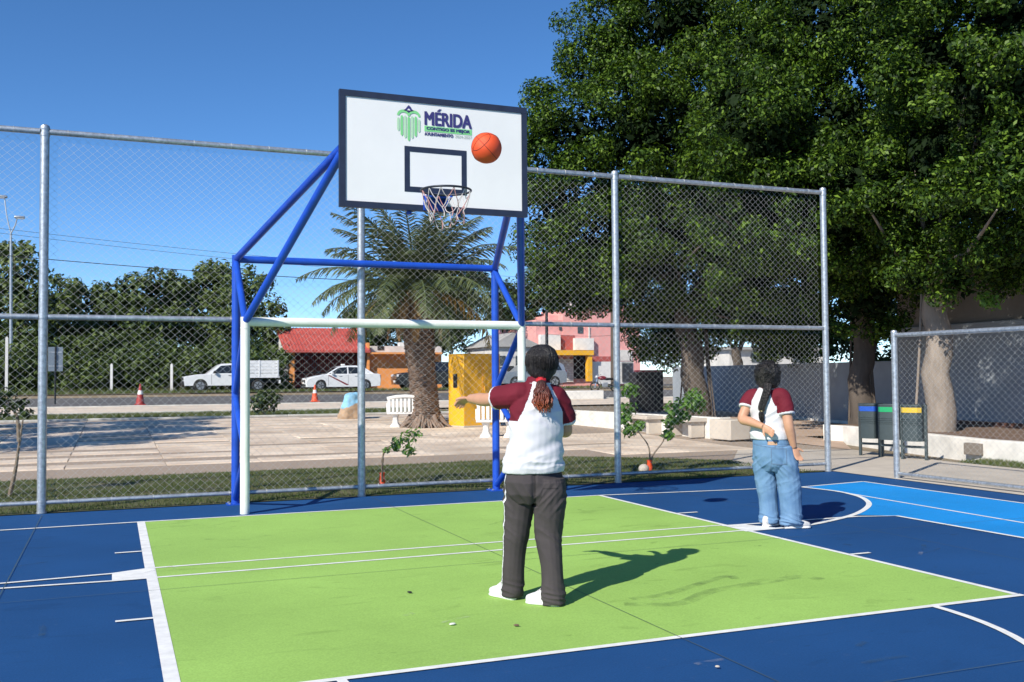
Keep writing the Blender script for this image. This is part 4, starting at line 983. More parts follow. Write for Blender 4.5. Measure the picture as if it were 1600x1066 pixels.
# --- garage with red roof
Y0 = 50.0
gar = empty('garage', (AY(505, 600, Y0)[0], Y0, .72)); tag(gar, 'open-fronted garage with red sloping roof and orange column', 'garage')
gx0, gx1 = AY(443, 600, Y0)[0]-gar.location.x, AY(577, 600, Y0)[0]-gar.location.x
zr, ze = AY(505, 513, Y0+3.2)[2]-.72, AY(505, 548, Y0-.35)[2]-.72
mb = MB(); mb.add([(gx0, -.35, ze), (gx1, -.35, ze), (gx1, 3.2, zr), (gx0, 3.2, zr), (gx0, -.35, ze-.12), (gx1, -.35, ze-.12), (gx1, 3.2, zr-.12), (gx0, 3.2, zr-.12)], [(0, 1, 2, 3), (4, 7, 6, 5), (0, 4, 5, 1), (1, 5, 6, 2), (2, 6, 7, 3), (3, 7, 4, 0)])
roof = mb.build('roof', M['roof_red'], gar, smooth=0)
for i in range(26):                                           # standing ribs of the roof sheets
    x = gx0 + (i+.5)*(gx1-gx0)/26; mb = MB(); mb.tube([(x, -.36, ze+.012), (x, 3.2, zr+.012)], .03, 6); mb.build('roof_rib', M['roof_red'], roof)
mb = MB(); mb.box((gx0+.16, .1, (ze-.1)/2), (.24, .24, ze-.1)); mb.build('column', M['plaster'], gar, smooth=0)
mb = MB(); mb.box((gx0+.5, -.02, (ze-.1)/2), (.3, .3, ze-.1)); mb.build('column', M['orange_wall'], gar, smooth=0)
mb = MB(); mb.prism([(-.2, ze-.1), (3.2, zr-.12), (3.2, ze-.1)], 0, gx0+.05, gx0+.2); mb.build('gable', M['plaster'], gar, smooth=0)
mb = MB(); mb.box(((gx0+gx1)/2, 3.25, 1.5), (gx1-gx0, .15, 3.0)); mb.build('back_wall', M['pink_dark'], gar, smooth=0)
mb = MB(); mb.box((gx1-.05, 1.6, 1.5), (.15, 3.2, 3.0)); mb.build('side_wall', M['orange_wall'], gar, smooth=0)
for i in range(34):
    x = gx0+.7+i*(gx1-gx0-.9)/33; mb = MB(); mb.box((x, .12, 1.15), (.035, .03, 2.3)); mb.build('gate_bar', M['grille'], gar, smooth=0)
for z_ in (.15, 1.1, 2.2): mb = MB(); mb.box(((gx0+gx1)/2+.3, .14, z_), (gx1-gx0-.9, .04, .06)); mb.build('gate_rail', M['grille'], gar, smooth=0)
# --- orange house
oh = empty('orange_house', (AY(650, 600, 50.4)[0], 50.4, .72)); tag(oh, 'flat-roofed orange house with white parapet behind the palm trunk', 'house')
PB(578, 552, 690, 609, 50.4, 5, 'wall', M['orange_wall'], oh); PB(580, 541, 690, 552.2, 50.9, 4, 'parapet', M['plaster'], oh)
PB(578, 550.5, 691, 553.5, 49.7, .8, 'eave_slab', M['orange_wall'], oh)
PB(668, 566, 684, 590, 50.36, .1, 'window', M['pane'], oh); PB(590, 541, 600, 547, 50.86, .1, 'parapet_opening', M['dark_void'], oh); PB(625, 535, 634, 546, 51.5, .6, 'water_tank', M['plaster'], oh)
# --- white gabled house
wh = empty('white_house', (AY(800, 600, 51)[0], 51, .72)); tag(wh, 'white house with grey gabled roof between palm and pink house', 'house')
PB(768, 542, 842, 606, 51, 5, 'wall', M['plaster'], wh)
a = AY(768, 542, 51); b = AY(842, 542, 51); c = AY(800, 520, 51); ox, oz = wh.location.x, wh.location.z
mb = MB(); mb.prism([(a[0]-ox-.3, a[2]-oz), (b[0]-ox+.3, a[2]-oz), (c[0]-ox, c[2]-oz)], 1, -.25, 5.2); mb.build('roof', M['grey_roof'], wh, smooth=0)
for q in ((778, 556, 790, 572), (806, 556, 822, 574)):
    w_ = PB(*q, 50.95, .12, 'window', M['pane'], wh); w2 = PB(q[0]-1, q[3], q[2]+1, q[3]+1.4, 50.88, .2, 'sill', M['plaster'], wh)
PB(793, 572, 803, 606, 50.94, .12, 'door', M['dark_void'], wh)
# --- pink house with shop front
Yp = 55.0; ph_ = empty('pink_house', (AY(915, 600, Yp)[0], Yp, .72)); tag(ph_, 'two-storey pink house with white panels and yellow shop awning', 'house')
PB(880, 486, 914, 606, Yp, 8, 'wall', M['pink_wall'], ph_); PB(913.8, 479.5, 1000, 606, Yp-.02, 8, 'tower_wall', M['pink_wall'], ph_); PB(838, 500, 880.2, 606, Yp+.03, 8, 'side_wall', M['pink_wall'], ph_)
PB(913, 478, 1001, 481, Yp-.12, 8.2, 'parapet', M['pink_wall'], ph_)
PB(858, 493, 881, 500.4, Yp+.8, 6, 'roof_step', M['pink_wall'], ph_)
t_ = AY(895, 482, Yp+2); mb = MB(); mb.lathe([(.42, 0), (.48, .2), (.48, .55), (.3, .72), (.12, .8)], n=18); o = mb.build('water_tank', M['stonewhite'], ph_); o.location = (t_[0]-ph_.location.x, 2, t_[2]-.72-.15)
PB(845, 523, 876, 547, Yp-.4, .5, 'white_panel', M['stonewhite'], ph_); PB(898.5, 528.5, 928, 547, Yp-.4, .5, 'white_panel', M['stonewhite'], ph_)
PB(876.5, 524, 898, 546, Yp-.05, .06, 'balcony_recess', M['pink_dark'], ph_); PB(903, 511, 911, 521, Yp-.05, .1, 'window', M['pane'], ph_); PB(874, 511, 878, 516, Yp-.03, .1, 'window', M['pane'], ph_); PB(920, 511, 922, 528, Yp-.1, .1, 'downpipe', M['plaster'], ph_)
PB(862, 547.5, 928, 555, Yp-1.6, 1.7, 'awning', M['yellow_paint'], ph_); PB(918.5, 555, 925.5, 596, Yp-1.5, .4, 'shop_column', M['yellow_paint'], ph_)
PB(870, 561, 896, 597, Yp-.15, .1, 'roller_shutter', M['plaster'], ph_); PB(897, 556, 917, 592, Yp-.12, .1, 'shop_opening', M['dark_void'], ph_)  # shop opening is a solid panel, its unlit inside painted near-black
for k in range(9): PB(870, 562+k*3.8, 896, 563.4+k*3.8, Yp-.19, .05, 'shutter_slat', M['stonewhite'], ph_)
PB(925.6, 557, 956, 565, Yp-.06, .1, 'red_band', M['pink_dark'], ph_); PB(926, 565.2, 990, 600, Yp-1.0, .15, 'low_wall', M['stonewhite'], ph_); PB(965, 547, 988, 564, Yp-.1, .1, 'pale_panel', M['plaster'], ph_)
PB(945, 482, 960, 487, Yp-.1, .08, 'vent', M['pink_dark'], ph_)
for k in range(12): PB(972+k*1.5, 566, 972.5+k*1.5, 597, Yp-1.1, .04, 'railing_bar', M['grille'], ph_)
# --- pale building beyond the boundary wall
pw = empty('pale_house', (AY(1215, 600, 34)[0], 34, .4)); tag(pw, 'pale low house glimpsed over the grey boundary wall', 'house')
PB(1140, 546, 1290, 620, 34, 5, 'wall', M['plaster'], pw); PB(1175, 552, 1195, 566, 33.95, .1, 'window', M['pane'], pw); PB(1240, 552, 1262, 566, 33.95, .1, 'window', M['pane'], pw); PB(1138, 542, 1292, 546.5, 33.7, 5.5, 'roof', M['grey_roof'], pw)
# --- vehicles (length along local x, nose at -x)
def wheel(par, x, y, r, sgn, w_=.2):
    o = MB(); o.tube([(x, y-w_/2, r), (x, y-w_*.38, r), (x, y+w_*.38, r), (x, y+w_/2, r)], [r*.92, r, r, r*.92], 24, up=(0, 0, 1)); t = o.build('wheel', M['tyre'], par)
    o = MB(); o.tube([(x, y+sgn*w_*.3, r), (x, y+sgn*(w_/2+.012), r)], r*.62, 18); o.build('rim', M['alloy'], t)
    o = MB()
    for k in range(5):
        a = k*2*math.pi/5; o.box((x+math.cos(a)*r*.33, y+sgn*(w_/2+.016), r+math.sin(a)*r*.33), (r*.5, .012, r*.13), rot=Matrix.Rotation(-a, 3, 'Y'))
    stuff(o.build('spokes', M['black_plastic'], t, smooth=0))
def car_shell(par, prof, green, W, belt, mbody, arches, r):
    """prof: lower body outline (x,z) clockwise over the top; green: greenhouse outline (x,z)"""
    mb = MB(); pts = []
    base = [(x, z) for x, z in prof]
    lo = base[-1:] + []
    bottom = []
    x_end, x_beg = base[-1][0], base[0][0]; zb = base[0][1]
    for ax in sorted(arches, reverse=True):
        bottom.append((ax+r*1.12, zb)); bottom += [(ax+r*1.12*math.cos(t), r+r*1.12*math.sin(t)*1.0) for t in np.linspace(.25, math.pi-.25, 9)]; bottom.append((ax-r*1.12, zb))
    poly = base + bottom; n = len(poly)
    ys = [(-W/2, 1), (-W/2+.05, 0), (W/2-.05, 0), (W/2, 1)]
    cxm = sum(p[0] for p in poly)/n; czm = sum(p[1] for p in poly)/n
    vs = []
    for y, ed in ys:
        for x, z in poly:
            k = .975 if ed else 1.0; vs.append((cxm+(x-cxm)*(.985 if ed else 1), y, z-(.03 if ed and z > belt*.8 else 0)))
    fs = [tuple(range(n)), tuple(range(4*n-1, 3*n-1, -1))]
    for q in range(3):
        for i in range(n): fs.append((q*n+i, q*n+(i+1) % n, (q+1)*n+(i+1) % n, (q+1)*n+i)[::-1])
    mb.add(vs, fs); body = mb.build('body', mbody, par, smooth=35)
    g = MB(); n = len(green); vs = []; zt_ = max(z for x, z in green)
    for s_ in (-1, 1):
        for x, z in green: vs.append((x, s_*(W/2-.06-.16*(z-belt)/(zt_-belt)), z))
    g.add(vs, [tuple(range(n)), tuple(range(2*n-1, n-1, -1))] + [(i, (i+1) % n, n+(i+1) % n, n+i)[::-1] for i in range(n)]); cab = g.build('cabin', mbody, par, smooth=35)
    return body, cab
def glass(par, poly, W, belt, zt_, sgn):
    mb = MB(); off = .006
    f = lambda z: sgn*(W/2-.06-.16*(z-belt)/(zt_-belt)+off)
    vs = [(x, f(z), z) for x, z in poly]; vs += [(x, f(z)-sgn*.02, z) for x, z in poly]; n = len(poly)
    mb.add(vs, [tuple(range(n)), tuple(range(2*n-1, n-1, -1))] + [(i, (i+1) % n, n+(i+1) % n, n+i) for i in range(n)]); return mb.build('side_window', M['glass_dark'], par, smooth=0)
def xbox(name, c, d, m, par, rz=0, bevel=0, rot=None): mb = MB(); mb.box(c, d, rz, rot=rot); return mb.build(name, M[m], par, smooth=0, bevel=bevel)
def sedan(px, Y, z):
    p = AY(px, 600, Y); c = empty('parked_car', (p[0], Y, z)); tag(c, 'white sedan taxi with maroon diagonal stripe before the garage', 'car')
    W, r, belt, zt_ = 1.7, .31, .92, 1.47
    prof = [(-2.2, .22), (-2.23, .42), (-2.2, .62), (-2.08, .74), (-1.6, .86), (-1.05, .95), (1.55, .99), (2.05, .98), (2.2, .92), (2.23, .6), (2.2, .26)]
    green = [(-1.1, .93), (-.35, 1.38), (-.05, 1.46), (.75, 1.47), (1.2, 1.38), (1.85, .97)]
    body, cab = car_shell(c, prof, green, W, belt, M['car_white'], (-1.38, 1.3), r)
    for s in (-1, 1):
        glass(cab, [(-.88, .98), (-.28, 1.34), (.2, 1.38), (.2, .98)], W, belt, zt_, s); glass(cab, [(.28, .98), (.28, 1.38), (.78, 1.37), (1.05, 1.28), (1.22, 1.0)], W, belt, zt_, s)
        for x in (-1.38, 1.3): wheel(c, x, s*.74, r, s)
        xbox('headlight', (-2.08, s*.66, .68), (.22, .3, .12), 'lamp_clear', c, bevel=.03); xbox('taillight', (2.14, s*.68, .82), (.2, .28, .2), 'lamp_red', c, bevel=.03)
        xbox('mirror', (-.72, s*.93, 1.02), (.14, .16, .1), 'car_white', c, bevel=.03)
        for x in (-.2, .72): xbox('door_handle', (x, s*.856, .84), (.16, .02, .03), 'chrome', body)
        for x in (-.93, .24, 1.1): xbox('door_seam', (x, s*.852, .62), (.012, .006, .6), 'black_plastic', body)
        mb = MB(); mb.prism([(-.95, .88), (-.85, .90), (.28, .34), (.15, .30)], 1, s*.853-.002, s*.853+.002); mb.build('stripe', M['maroon_paint'], body, smooth=0)
    mb = MB(); f = [(-1.0, .99), (-.36, 1.37)]; mb.add([(f[0][0]-.012, -.72, f[0][1]), (f[0][0]-.012, .72, f[0][1]), (f[1][0]-.012, .6, f[1][1]), (f[1][0]-.012, -.6, f[1][1])], [(0, 1, 2, 3)]); mb.build('windscreen', M['glass_dark'], cab, smooth=0)
    mb = MB(); mb.add([(1.26, -.6, 1.36), (1.26, .6, 1.36), (1.8, .72, 1.02), (1.8, -.72, 1.02)], [(0, 1, 2, 3)]); mb.build('rear_window', M['glass_dark'], cab, smooth=0)
    xbox('grille', (-2.235, 0, .55), (.03, .9, .16), 'black_plastic', c); xbox('bumper_intake', (-2.23, 0, .33), (.03, 1.2, .12), 'black_plastic', c); xbox('number_plate', (-2.25, 0, .46), (.02, .4, .12), 'cone_white', c); xbox('roof_sign', (.1, 0, 1.52), (.18, .4, .09), 'cone_white', c, bevel=.02)
def pickup(px, Y, z):
    p = AY(px, 600, Y); c = empty('pickup_truck', (p[0], Y, z)); tag(c, 'white pickup truck with slatted stake bed parked before the trees', 'truck')
    W, r, belt, zt_ = 1.7, .35, .98, 1.62
    prof = [(-2.58, .36), (-2.62, .62), (-2.55, .88), (-1.9, .99), (-1.35, 1.02), (.3, 1.04), (.32, .36)]
    green = [(-1.4, 1.0), (-.75, 1.52), (-.55, 1.6), (.2, 1.62), (.29, 1.5), (.3, 1.02)]
    body, cab = car_shell(c, prof, green, W, belt, M['car_white'], (-1.72,), r)
    for s in (-1, 1):
        glass(cab, [(-1.08, 1.05), (-.6, 1.48), (-.02, 1.52), (-.02, 1.05)], W, belt, zt_, s)
        for x in (-1.72, 1.45): wheel(c, x, s*.74, r, s, .22)
        xbox('headlight', (-2.56, s*.66, .8), (.12, .3, .16), 'lamp_clear', c, bevel=.02); xbox('mirror', (-.95, s*.95, 1.12), (.12, .18, .16), 'black_plastic', c, bevel=.02)
        xbox('door_handle', (-.12, s*.856, .92), (.14, .02, .03), 'black_plastic', body)
        for x in (-1.12, .1): xbox('door_seam', (x, s*.852, .72), (.012, .006, .6), 'black_plastic', body)
        for k in range(5): xbox('stake_board', (1.52, s*.88, .96+k*.185), (2.2, .03, .15), 'car_white', c)
        for x in (.5, 1.52, 2.55): xbox('stake_post', (x, s*.905, 1.32), (.08, .03, .95), 'car_white', c)
    for k in range(5): xbox('tail_board', (2.62, 0, .96+k*.185), (.03, 1.74, .15), 'car_white', c); xbox('head_board', (.44, 0, .96+k*.185), (.03, 1.74, .15), 'car_white', c)
    xbox('bed_floor', (1.53, 0, .83), (2.25, 1.8, .1), 'car_white', c); xbox('chassis', (.9, 0, .55), (3.4, .8, .16), 'black_plastic', c); xbox('rear_bumper', (2.68, 0, .55), (.1, 1.6, .2), 'car_white', c)
    xbox('front_bumper', (-2.62, 0, .5), (.16, 1.66, .26), 'black_plastic', c, bevel=.03); xbox('grille', (-2.61, 0, .76), (.04, .9, .16), 'black_plastic', c)
    mb = MB(); mb.add([(-1.33, -.7, 1.05), (-1.33, .7, 1.05), (-.76, .62, 1.51), (-.76, -.62, 1.51)], [(0, 1, 2, 3)]); mb.build('windscreen', M['glass_dark'], cab, smooth=0)
def suv(px, Y, z, label, mb_='car_black'):
    p = AY(px, 600, Y); c = empty('parked_suv', (p[0], Y, z)); tag(c, label, 'car'); W, r, belt, zt_ = 1.82, .36, 1.02, 1.7
    prof = [(-2.25, .3), (-2.3, .6), (-2.26, .9), (-1.9, 1.02), (-1.1, 1.08), (2.2, 1.12), (2.28, .9), (2.26, .34)]
    green = [(-1.15, 1.05), (-.5, 1.6), (-.2, 1.69), (1.8, 1.68), (2.1, 1.5), (2.2, 1.1)]
    body, cab = car_shell(c, prof, green, W, belt, M[mb_], (-1.4, 1.4), r)
    for s in (-1, 1):
        glass(cab, [(-.85, 1.12), (-.4, 1.56), (.15, 1.6), (.15, 1.12)], W, belt, zt_, s); glass(cab, [(.25, 1.12), (.25, 1.6), (1.1, 1.6), (1.1, 1.12)], W, belt, zt_, s); glass(cab, [(1.2, 1.14), (1.2, 1.59), (1.75, 1.56), (1.95, 1.14)], W, belt, zt_, s)
        for x in (-1.4, 1.4): wheel(c, x, s*.8, r, s, .24)
        xbox('headlight', (-2.24, s*.68, .85), (.14, .34, .16), 'lamp_clear', c, bevel=.03); xbox('taillight', (2.24, s*.72, .98), (.12, .2, .28), 'lamp_red', c, bevel=.03); xbox('mirror', (-.7, s*1.0, 1.16), (.14, .18, .14), 'black_plastic', c, bevel=.03)
    xbox('grille', (-2.29, 0, .74), (.04, .9, .22), 'chrome', c); xbox('number_plate', (-2.31, 0, .5), (.02, .4, .12), 'cone_white', c)
sedan(533, 46.4, .73); pickup(360, 46.8, .73); suv(672, 47.2, .73, 'black parked car half hidden behind the palm trunk')
suv(828, 47.6, .73, 'grey parked car behind the right goal post', 'galv')

# --- cones
mat('cone_red', (.33, .035, .03), .6, var=.2, vscale=8)
def cone(px, py, h, label, mc_='cone_orange'):
    g = G(px, py); c = empty('traffic_cone', g); tag(c, label, 'traffic cone', 'traffic cones along the street')
    k = h/.75
    mb = MB(); mb.box((0, 0, .02*k), (.38*k, .38*k, .04*k)); mb.build('base', M[mc_], c, bevel=.01)
    R_ = lambda z: .14*(1-z/.75)+.022
    mb = MB(); mb.lathe([(R_(z)*k, z*k) for z in (.04, .2, .36, .37, .55, .56, .72, .75)], n=18); mb.build('body', M[mc_], c)
    mb = MB(); mb.lathe([((R_(z)+.004)*k, z*k) for z in (.38, .52)], n=18, cap=False); mb.build('reflective_band', M['cone_white'], c)
cone(219, 633.5, .9, 'faded red traffic cone left of the blue post', 'cone_red'); cone(492, 628, .78, 'bright orange traffic cone in front of the taxi')
# --- road sign seen from behind
sg = empty('road_sign', G(86, 632)); tag(sg, 'blank grey back of a road sign beside the left fence post', 'sign')
mb = MB(); mb.tube([(0, 0, 0), (0, 0, 2.5)], .035, 10); mb.build('pole', M['grille'], sg); mb = MB(); mb.box((0, .05, 1.95), (.58, .02, 1.05)); mb.build('panel', mat('sign_back', (.22, .27, .32), .5, .5), sg, smooth=0, bevel=.004)
for z_ in (1.65, 2.25): mb = MB(); mb.box((0, .035, z_), (.5, .012, .05)); mb.build('bracket', M['galv'], sg, smooth=0)
# --- street lamp with two arms
p = AD(18, 560, 56); lp = empty('street_lamp', (p[0], p[1], .72)); tag(lp, 'tall double-armed street lamp at the left edge', 'street lamp')
Q = lambda px, py: Vector(AD(px, py, 56)) - Vector((p[0], p[1], .72))
mb = MB(); mb.tube([(0, 0, 0), Q(17, 365)], [.11, .06], 12); mb.build('pole', M['galv'], lp)
for a, b in (((17, 365), (7, 308)), ((17, 365), (27, 340))):
    mb = MB(); mb.tube(catmull([Q(*a), (Q(*a)+Q(*b))*.5+Vector((.05*(1 if b[0] > 17 else -1), 0, 0)), Q(*b)], 4), .035, 8); mb.build('arm', M['galv'], lp)
    e = Q(*b); s = 1 if b[0] > 17 else -1; mb = MB(); mb.box(e+Vector((s*.12, 0, .02)), (.55, .26, .14)); h = mb.build('lamp_head', M['galv'], lp, bevel=.05); mb = MB(); mb.box(e+Vector((s*.16, 0, -.06)), (.36, .2, .04)); mb.build('lamp_lens', M['lamp_clear'], h, smooth=0)
# --- poles and cables
def pole(px, Y, h, label, m='bark', r=.13):
    x = AY(px, 600, Y)[0]; c = empty('utility_pole', (x, Y, tz(Y))); tag(c, label, 'utility pole', 'utility poles'); mb = MB(); mb.tube([(0, 0, -.1), (0, 0, h)], [r, r*.7], 12); mb.build('pole', M[m], c)
    mb = MB(); mb.box((0, 0, h-.4), (1.5, .1, .1)); mb.build('crossarm', M[m], c, smooth=0)
    for k in (-.6, 0, .6): mb = MB(); mb.lathe([(.03, 0), (.05, .05), (.03, .12)], c=(k, 0, h-.35), n=10); mb.build('insulator', M['stonewhite'], c)
pole(855, 47.5, 7.0, 'dark utility pole in front of the pink house left side', 'grille', .12); pole(960, 44.2, 7.6, 'stout wooden utility pole at the pink house shop front', 'bark', .24)
def cable(a, b, sag, r, label):
    a, b = Vector(a), Vector(b); pts = []
    for i in range(25): t = i/24; pts.append(a.lerp(b, t) - Vector((0, 0, 4*sag*t*(1-t))))
    mb = MB(); mb.tube(pts, r, 5); tag(mb.build('power_cable', M['black_plastic']), label, 'cable', 'overhead cables')
cable(AY(-60, 393, 47.5), AY(855, 448, 47.5), .35, .022, 'thickest lowest overhead cable above the roadside trees')
cable(AY(-60, 350, 48.5), AY(855, 436, 48.5), .25, .010, 'thin upper overhead cable crossing the sky on the left'); cable(AY(-60, 357, 48.9), AY(855, 443, 48.9), .3, .010, 'second thin overhead cable just under the topmost one')
cable(AY(855, 522, 47.5), AY(962, 524, 44.2), .1, .012, 'cable crossing the pink house front between the poles')
# --- concrete fence posts in the scrub
for px, y0, y1, lab in ((10, 528, 603, 'tall pale concrete post at the left edge of the scrub'), (174, 570, 604, 'short concrete post in the scrub left of the faded cone'), (268, 570, 602, 'short concrete post in the scrub left of the pickup')):
    a = AY(px, y1, 47.6); zt_ = AY(px, y0, 47.6)[2]; mb = MB(); mb.box((0, 0, (zt_-.72)/2), (.14, .14, zt_-.72)); mb.prism([(-.07, zt_-.72), (.07, zt_-.72), (.0, zt_-.64)], 1, -.07, .07)
    o = mb.build('concrete_post', M['stonewhite'], smooth=0); o.location = (a[0], 47.6, .72); tag(o, lab, 'post', 'concrete posts in the scrub')

# --- yellow cabinet
cb = empty('utility_cabinet', G(725, 669.5), R(18)); tag(cb, 'tall yellow metal utility cabinet beside the palm', 'cabinet')
mb = MB(); mb.box((.62, .34, 1.0), (1.24, .68, 1.94)); mb.build('housing', M['yellow_paint'], cb, bevel=.012)
mb = MB(); mb.box((.62, .34, .03), (1.27, .71, .06)); mb.build('plinth', M['concrete'], cb, bevel=.01)
mb = MB(); mb.box((-.006, .36, 1.25), (.03, .16, .36)); v = mb.build('vent', M['black_plastic'], cb, smooth=0)
for k in range(5): mb = MB(); mb.box((-.02, .36, 1.12+k*.065), (.02, .14, .02)); mb.build('louvre', M['grille'], v, smooth=0)
mb = MB(); mb.box((.64, -.002, .99), (.006, .006, 1.7)); mb.build('door_seam', M['orange_wall'], cb, smooth=0)
mb = MB(); mb.box((.7, -.02, 1.05), (.03, .03, .12)); mb.build('handle', M['yellow_paint'], cb, bevel=.005)
# --- white concrete park benches
def bench(g, rz, label):
    c = empty('park_bench', g, rz); c.scale = (.85, .85, .9); tag(c, label, 'bench', 'white concrete park benches')
    for x in (-.32, .32):
        mb = MB(); mb.loft([(x, 0, 0, .17, .2, 0, 4), (x, 0, .06, .16, .19, 0, 4), (x, 0, .14, .09, .12, 0, 4), (x, 0, .3, .08, .11, 0, 4), (x, 0, .4, .13, .18, 0, 4)], n=20); mb.build('pedestal', M['stonewhite'], c, smooth=50)
    mb = MB(); mb.box((0, 0, .43), (1.15, .46, .07)); mb.build('seat', M['stonewhite'], c, bevel=.02)
    for k in range(9):
        x = -.5+k*.125; mb = MB(); mb.box((x, -.2-.02*math.cos(x*3), .66), (.088, .06, .40)); mb.build('back_slat', M['stonewhite'], c, bevel=.01)
    mb = MB(); mb.tube([(-.56, -.18, .86), (-.3, -.22, .91), (0, -.23, .93), (.3, -.22, .91), (.56, -.18, .86)], .055, 10); mb.build('back_rail', M['stonewhite'], c)
    for x in (-.56, .56): mb = MB(); mb.box((x, -.06, .6), (.06, .3, .28)); mb.build('armrest', M['stonewhite'], c, bevel=.01)
bench(G(634, 668), R(-20), 'white concrete bench left of the palm trunk'); bench(G(778, 684), R(-25), 'white concrete bench in front of the yellow cabinet, behind the girl')
# --- painted boulder
bo = empty('painted_boulder', G(550, 655)); tag(bo, 'tan boulder with light blue painted top on the far lawn', 'boulder')
T = MB(); T.loft([(0, 0, -.05, .42, .3, .1, 3), (0, 0, .1, .42, .32, .1, 3), (.03, 0, .45, .36, .26, .1, 3), (.06, .02, .75, .24, .18, .1, 3), (.08, .02, .82, .1, .08, .1, 3)]); me = fuse(T, .03, 2)
V, N, F = mesh_np(me); V = displace(V, N, lambda x, y, z: .05*nz(x*3, y*3, z*3)+.02*nz(x*9, y*9, z*9)); fc = V[F].mean(1); bl = (fc[:, 2] + .5*(-fc[:, 0]) + .12*np.array([nz(*(q*5)) for q in fc])) > .48
sub_obj('stone', V, F, ~bl, mat('boulder_tan', (.42, .29, .19), .9, var=.2, vscale=4, bump=.3, bscale=15), bo); sub_obj('painted_patch', V, F, bl, mat('paint_sky', (.22, .46, .66), .8, var=.3, vscale=6), bo)
# --- waste bins on a frame
mat('bin_body', (.055, .075, .080), .5, .2, var=.1, vscale=10)
def bin_(loc, lid, label):
    c = empty('waste_bin', loc, R(-66)); tag(c, label, 'waste bin', 'sorting bins by the court entrance')
    mb = MB(); prof = [(-.17, .0), (-.17, -.10), (-.12, -.16), (0, -.18), (.12, -.16), (.17, -.10), (.17, .0), (.17, .13), (-.17, .13)]
    mb.prism(prof, 2, .32, .92); b_ = mb.build('container', M['bin_body'], c, smooth=35)
    for z_ in (.60, .63, .66, .69): mb = MB(); mb.tube([(x*1.01, y*1.01, z_) for x, y in prof[1:6]], .007, 6); mb.build('rib', M['bin_body'], b_)
    mb = MB(); mb.prism([(x*1.02, y*1.02) for x, y in prof[1:6]] + [(x*.98, y*.98) for x, y in prof[1:6][::-1]], 2, .80, .885); mb.build('colour_band', lid, c, smooth=35)
    mb = MB(); mb.prism([(x*1.03, y*1.03) for x, y in prof], 2, .9, .935); mb.build('lid', M['bin_body'], c, smooth=35, bevel=.008)
    for x in (-.2, .2): mb = MB(); mb.box((x, .0, .46), (.045, .05, .94)); mb.build('leg', M['bin_body'], c, bevel=.006)
    mb = MB(); mb.box((0, 0, .22), (.36, .03, .04)); mb.build('crossbar', M['bin_body'], c, smooth=0)
bin_(G(1362, 713, 0), mat('lid_blue', (.02, .09, .45), .4), 'dark waste bin with a blue band, leftmost of three'); bin_(G(1393, 716, 0), mat('lid_green', (.02, .32, .12), .4), 'dark waste bin with a green band, in the middle of three')
bin_(G(1429, 719, 0), mat('lid_yellow', (.62, .42, .04), .4), 'dark waste bin with a yellow band, nearest of three')
# --- dark bin box near the ficus, motorcycle, kerb block
dk = empty('storage_box', G(1010, 643), R(-10)); tag(dk, 'black metal storage box with red top edge by the ficus trunk', 'box')
mb = MB(); mb.box((0, 0, .7), (1.0, .8, 1.4)); mb.build('body', M['grille'], dk, bevel=.02); mb = MB(); mb.box((.1, -.02, 1.43), (.85, .82, .07)); mb.build('lid', M['maroon_paint'], dk, bevel=.01)
for x in (-.25, .25): mb = MB(); mb.box((x, -.41, .7), (.02, .02, 1.2)); mb.build('seam', M['black_plastic'], dk, smooth=0)
mc = empty('motorcycle', (AY(945, 600, 41.5)[0], 41.5, tz(41.5)), R(165)); tag(mc, 'black motorcycle parked on the street before the pink house', 'motorcycle')
for x in (-.62, .62):
    al_ = np.linspace(0, 2*math.pi, 25); mb = MB(); mb.tube([(x+.27*math.cos(a), 0, .31+.27*math.sin(a)) for a in al_], .045, 8, cap=False); w_ = mb.build('wheel', M['tyre'], mc); mb = MB(); mb.tube([(x, -.05, .31), (x, .05, .31)], .08, 10)
    for a in al_[::3]: mb.tube([(x, 0, .31), (x+.26*math.cos(a), 0, .31+.26*math.sin(a))], .006, 4)
    stuff(mb.build('spokes', M['alloy'], w_))
for n_, P_, r_, m_ in (('fork', [(.62, 0, .31), (.42, 0, .95)], .035, 'chrome'), ('frame', [(-.62, 0, .31), (-.2, 0, .45), (.2, 0, .4), (.4, 0, .8), (-.1, 0, .72), (-.6, 0, .75)], .035, 'grille'), ('handlebar', [(.3, -.36, 1.05), (.42, 0, .98), (.3, .36, 1.05)], .018, 'chrome'), ('exhaust', [(.1, -.12, .3), (-.3, -.14, .28), (-.75, -.15, .36)], .04, 'chrome')):
    mb = MB(); mb.tube(P_, r_, 8); mb.build(n_, M[m_], mc)
mb = MB(); mb.ball((.15, 0, .83), (.27, .15, .13)); mb.build('tank', M['maroon_paint'], mc, smooth=180); mb = MB(); mb.box((-.35, 0, .8), (.62, .24, .09)); mb.build('seat', M['black_plastic'], mc, bevel=.03); mb = MB(); mb.box((0, 0, .42), (.36, .22, .28)); mb.build('engine', M['alloy'], mc, bevel=.03); mb = MB(); mb.ball((.5, 0, .9), .09); mb.build('headlight', M['lamp_clear'], mc, smooth=180)
kb = G(905, 624); mb = MB(); mb.box((0, 0, .2), (2.4, .5, .42)); o = mb.build('concrete_block', M['stonewhite'], bevel=.03); o.location = kb; tag(o, 'long pale concrete block in the shade by the street', 'block')
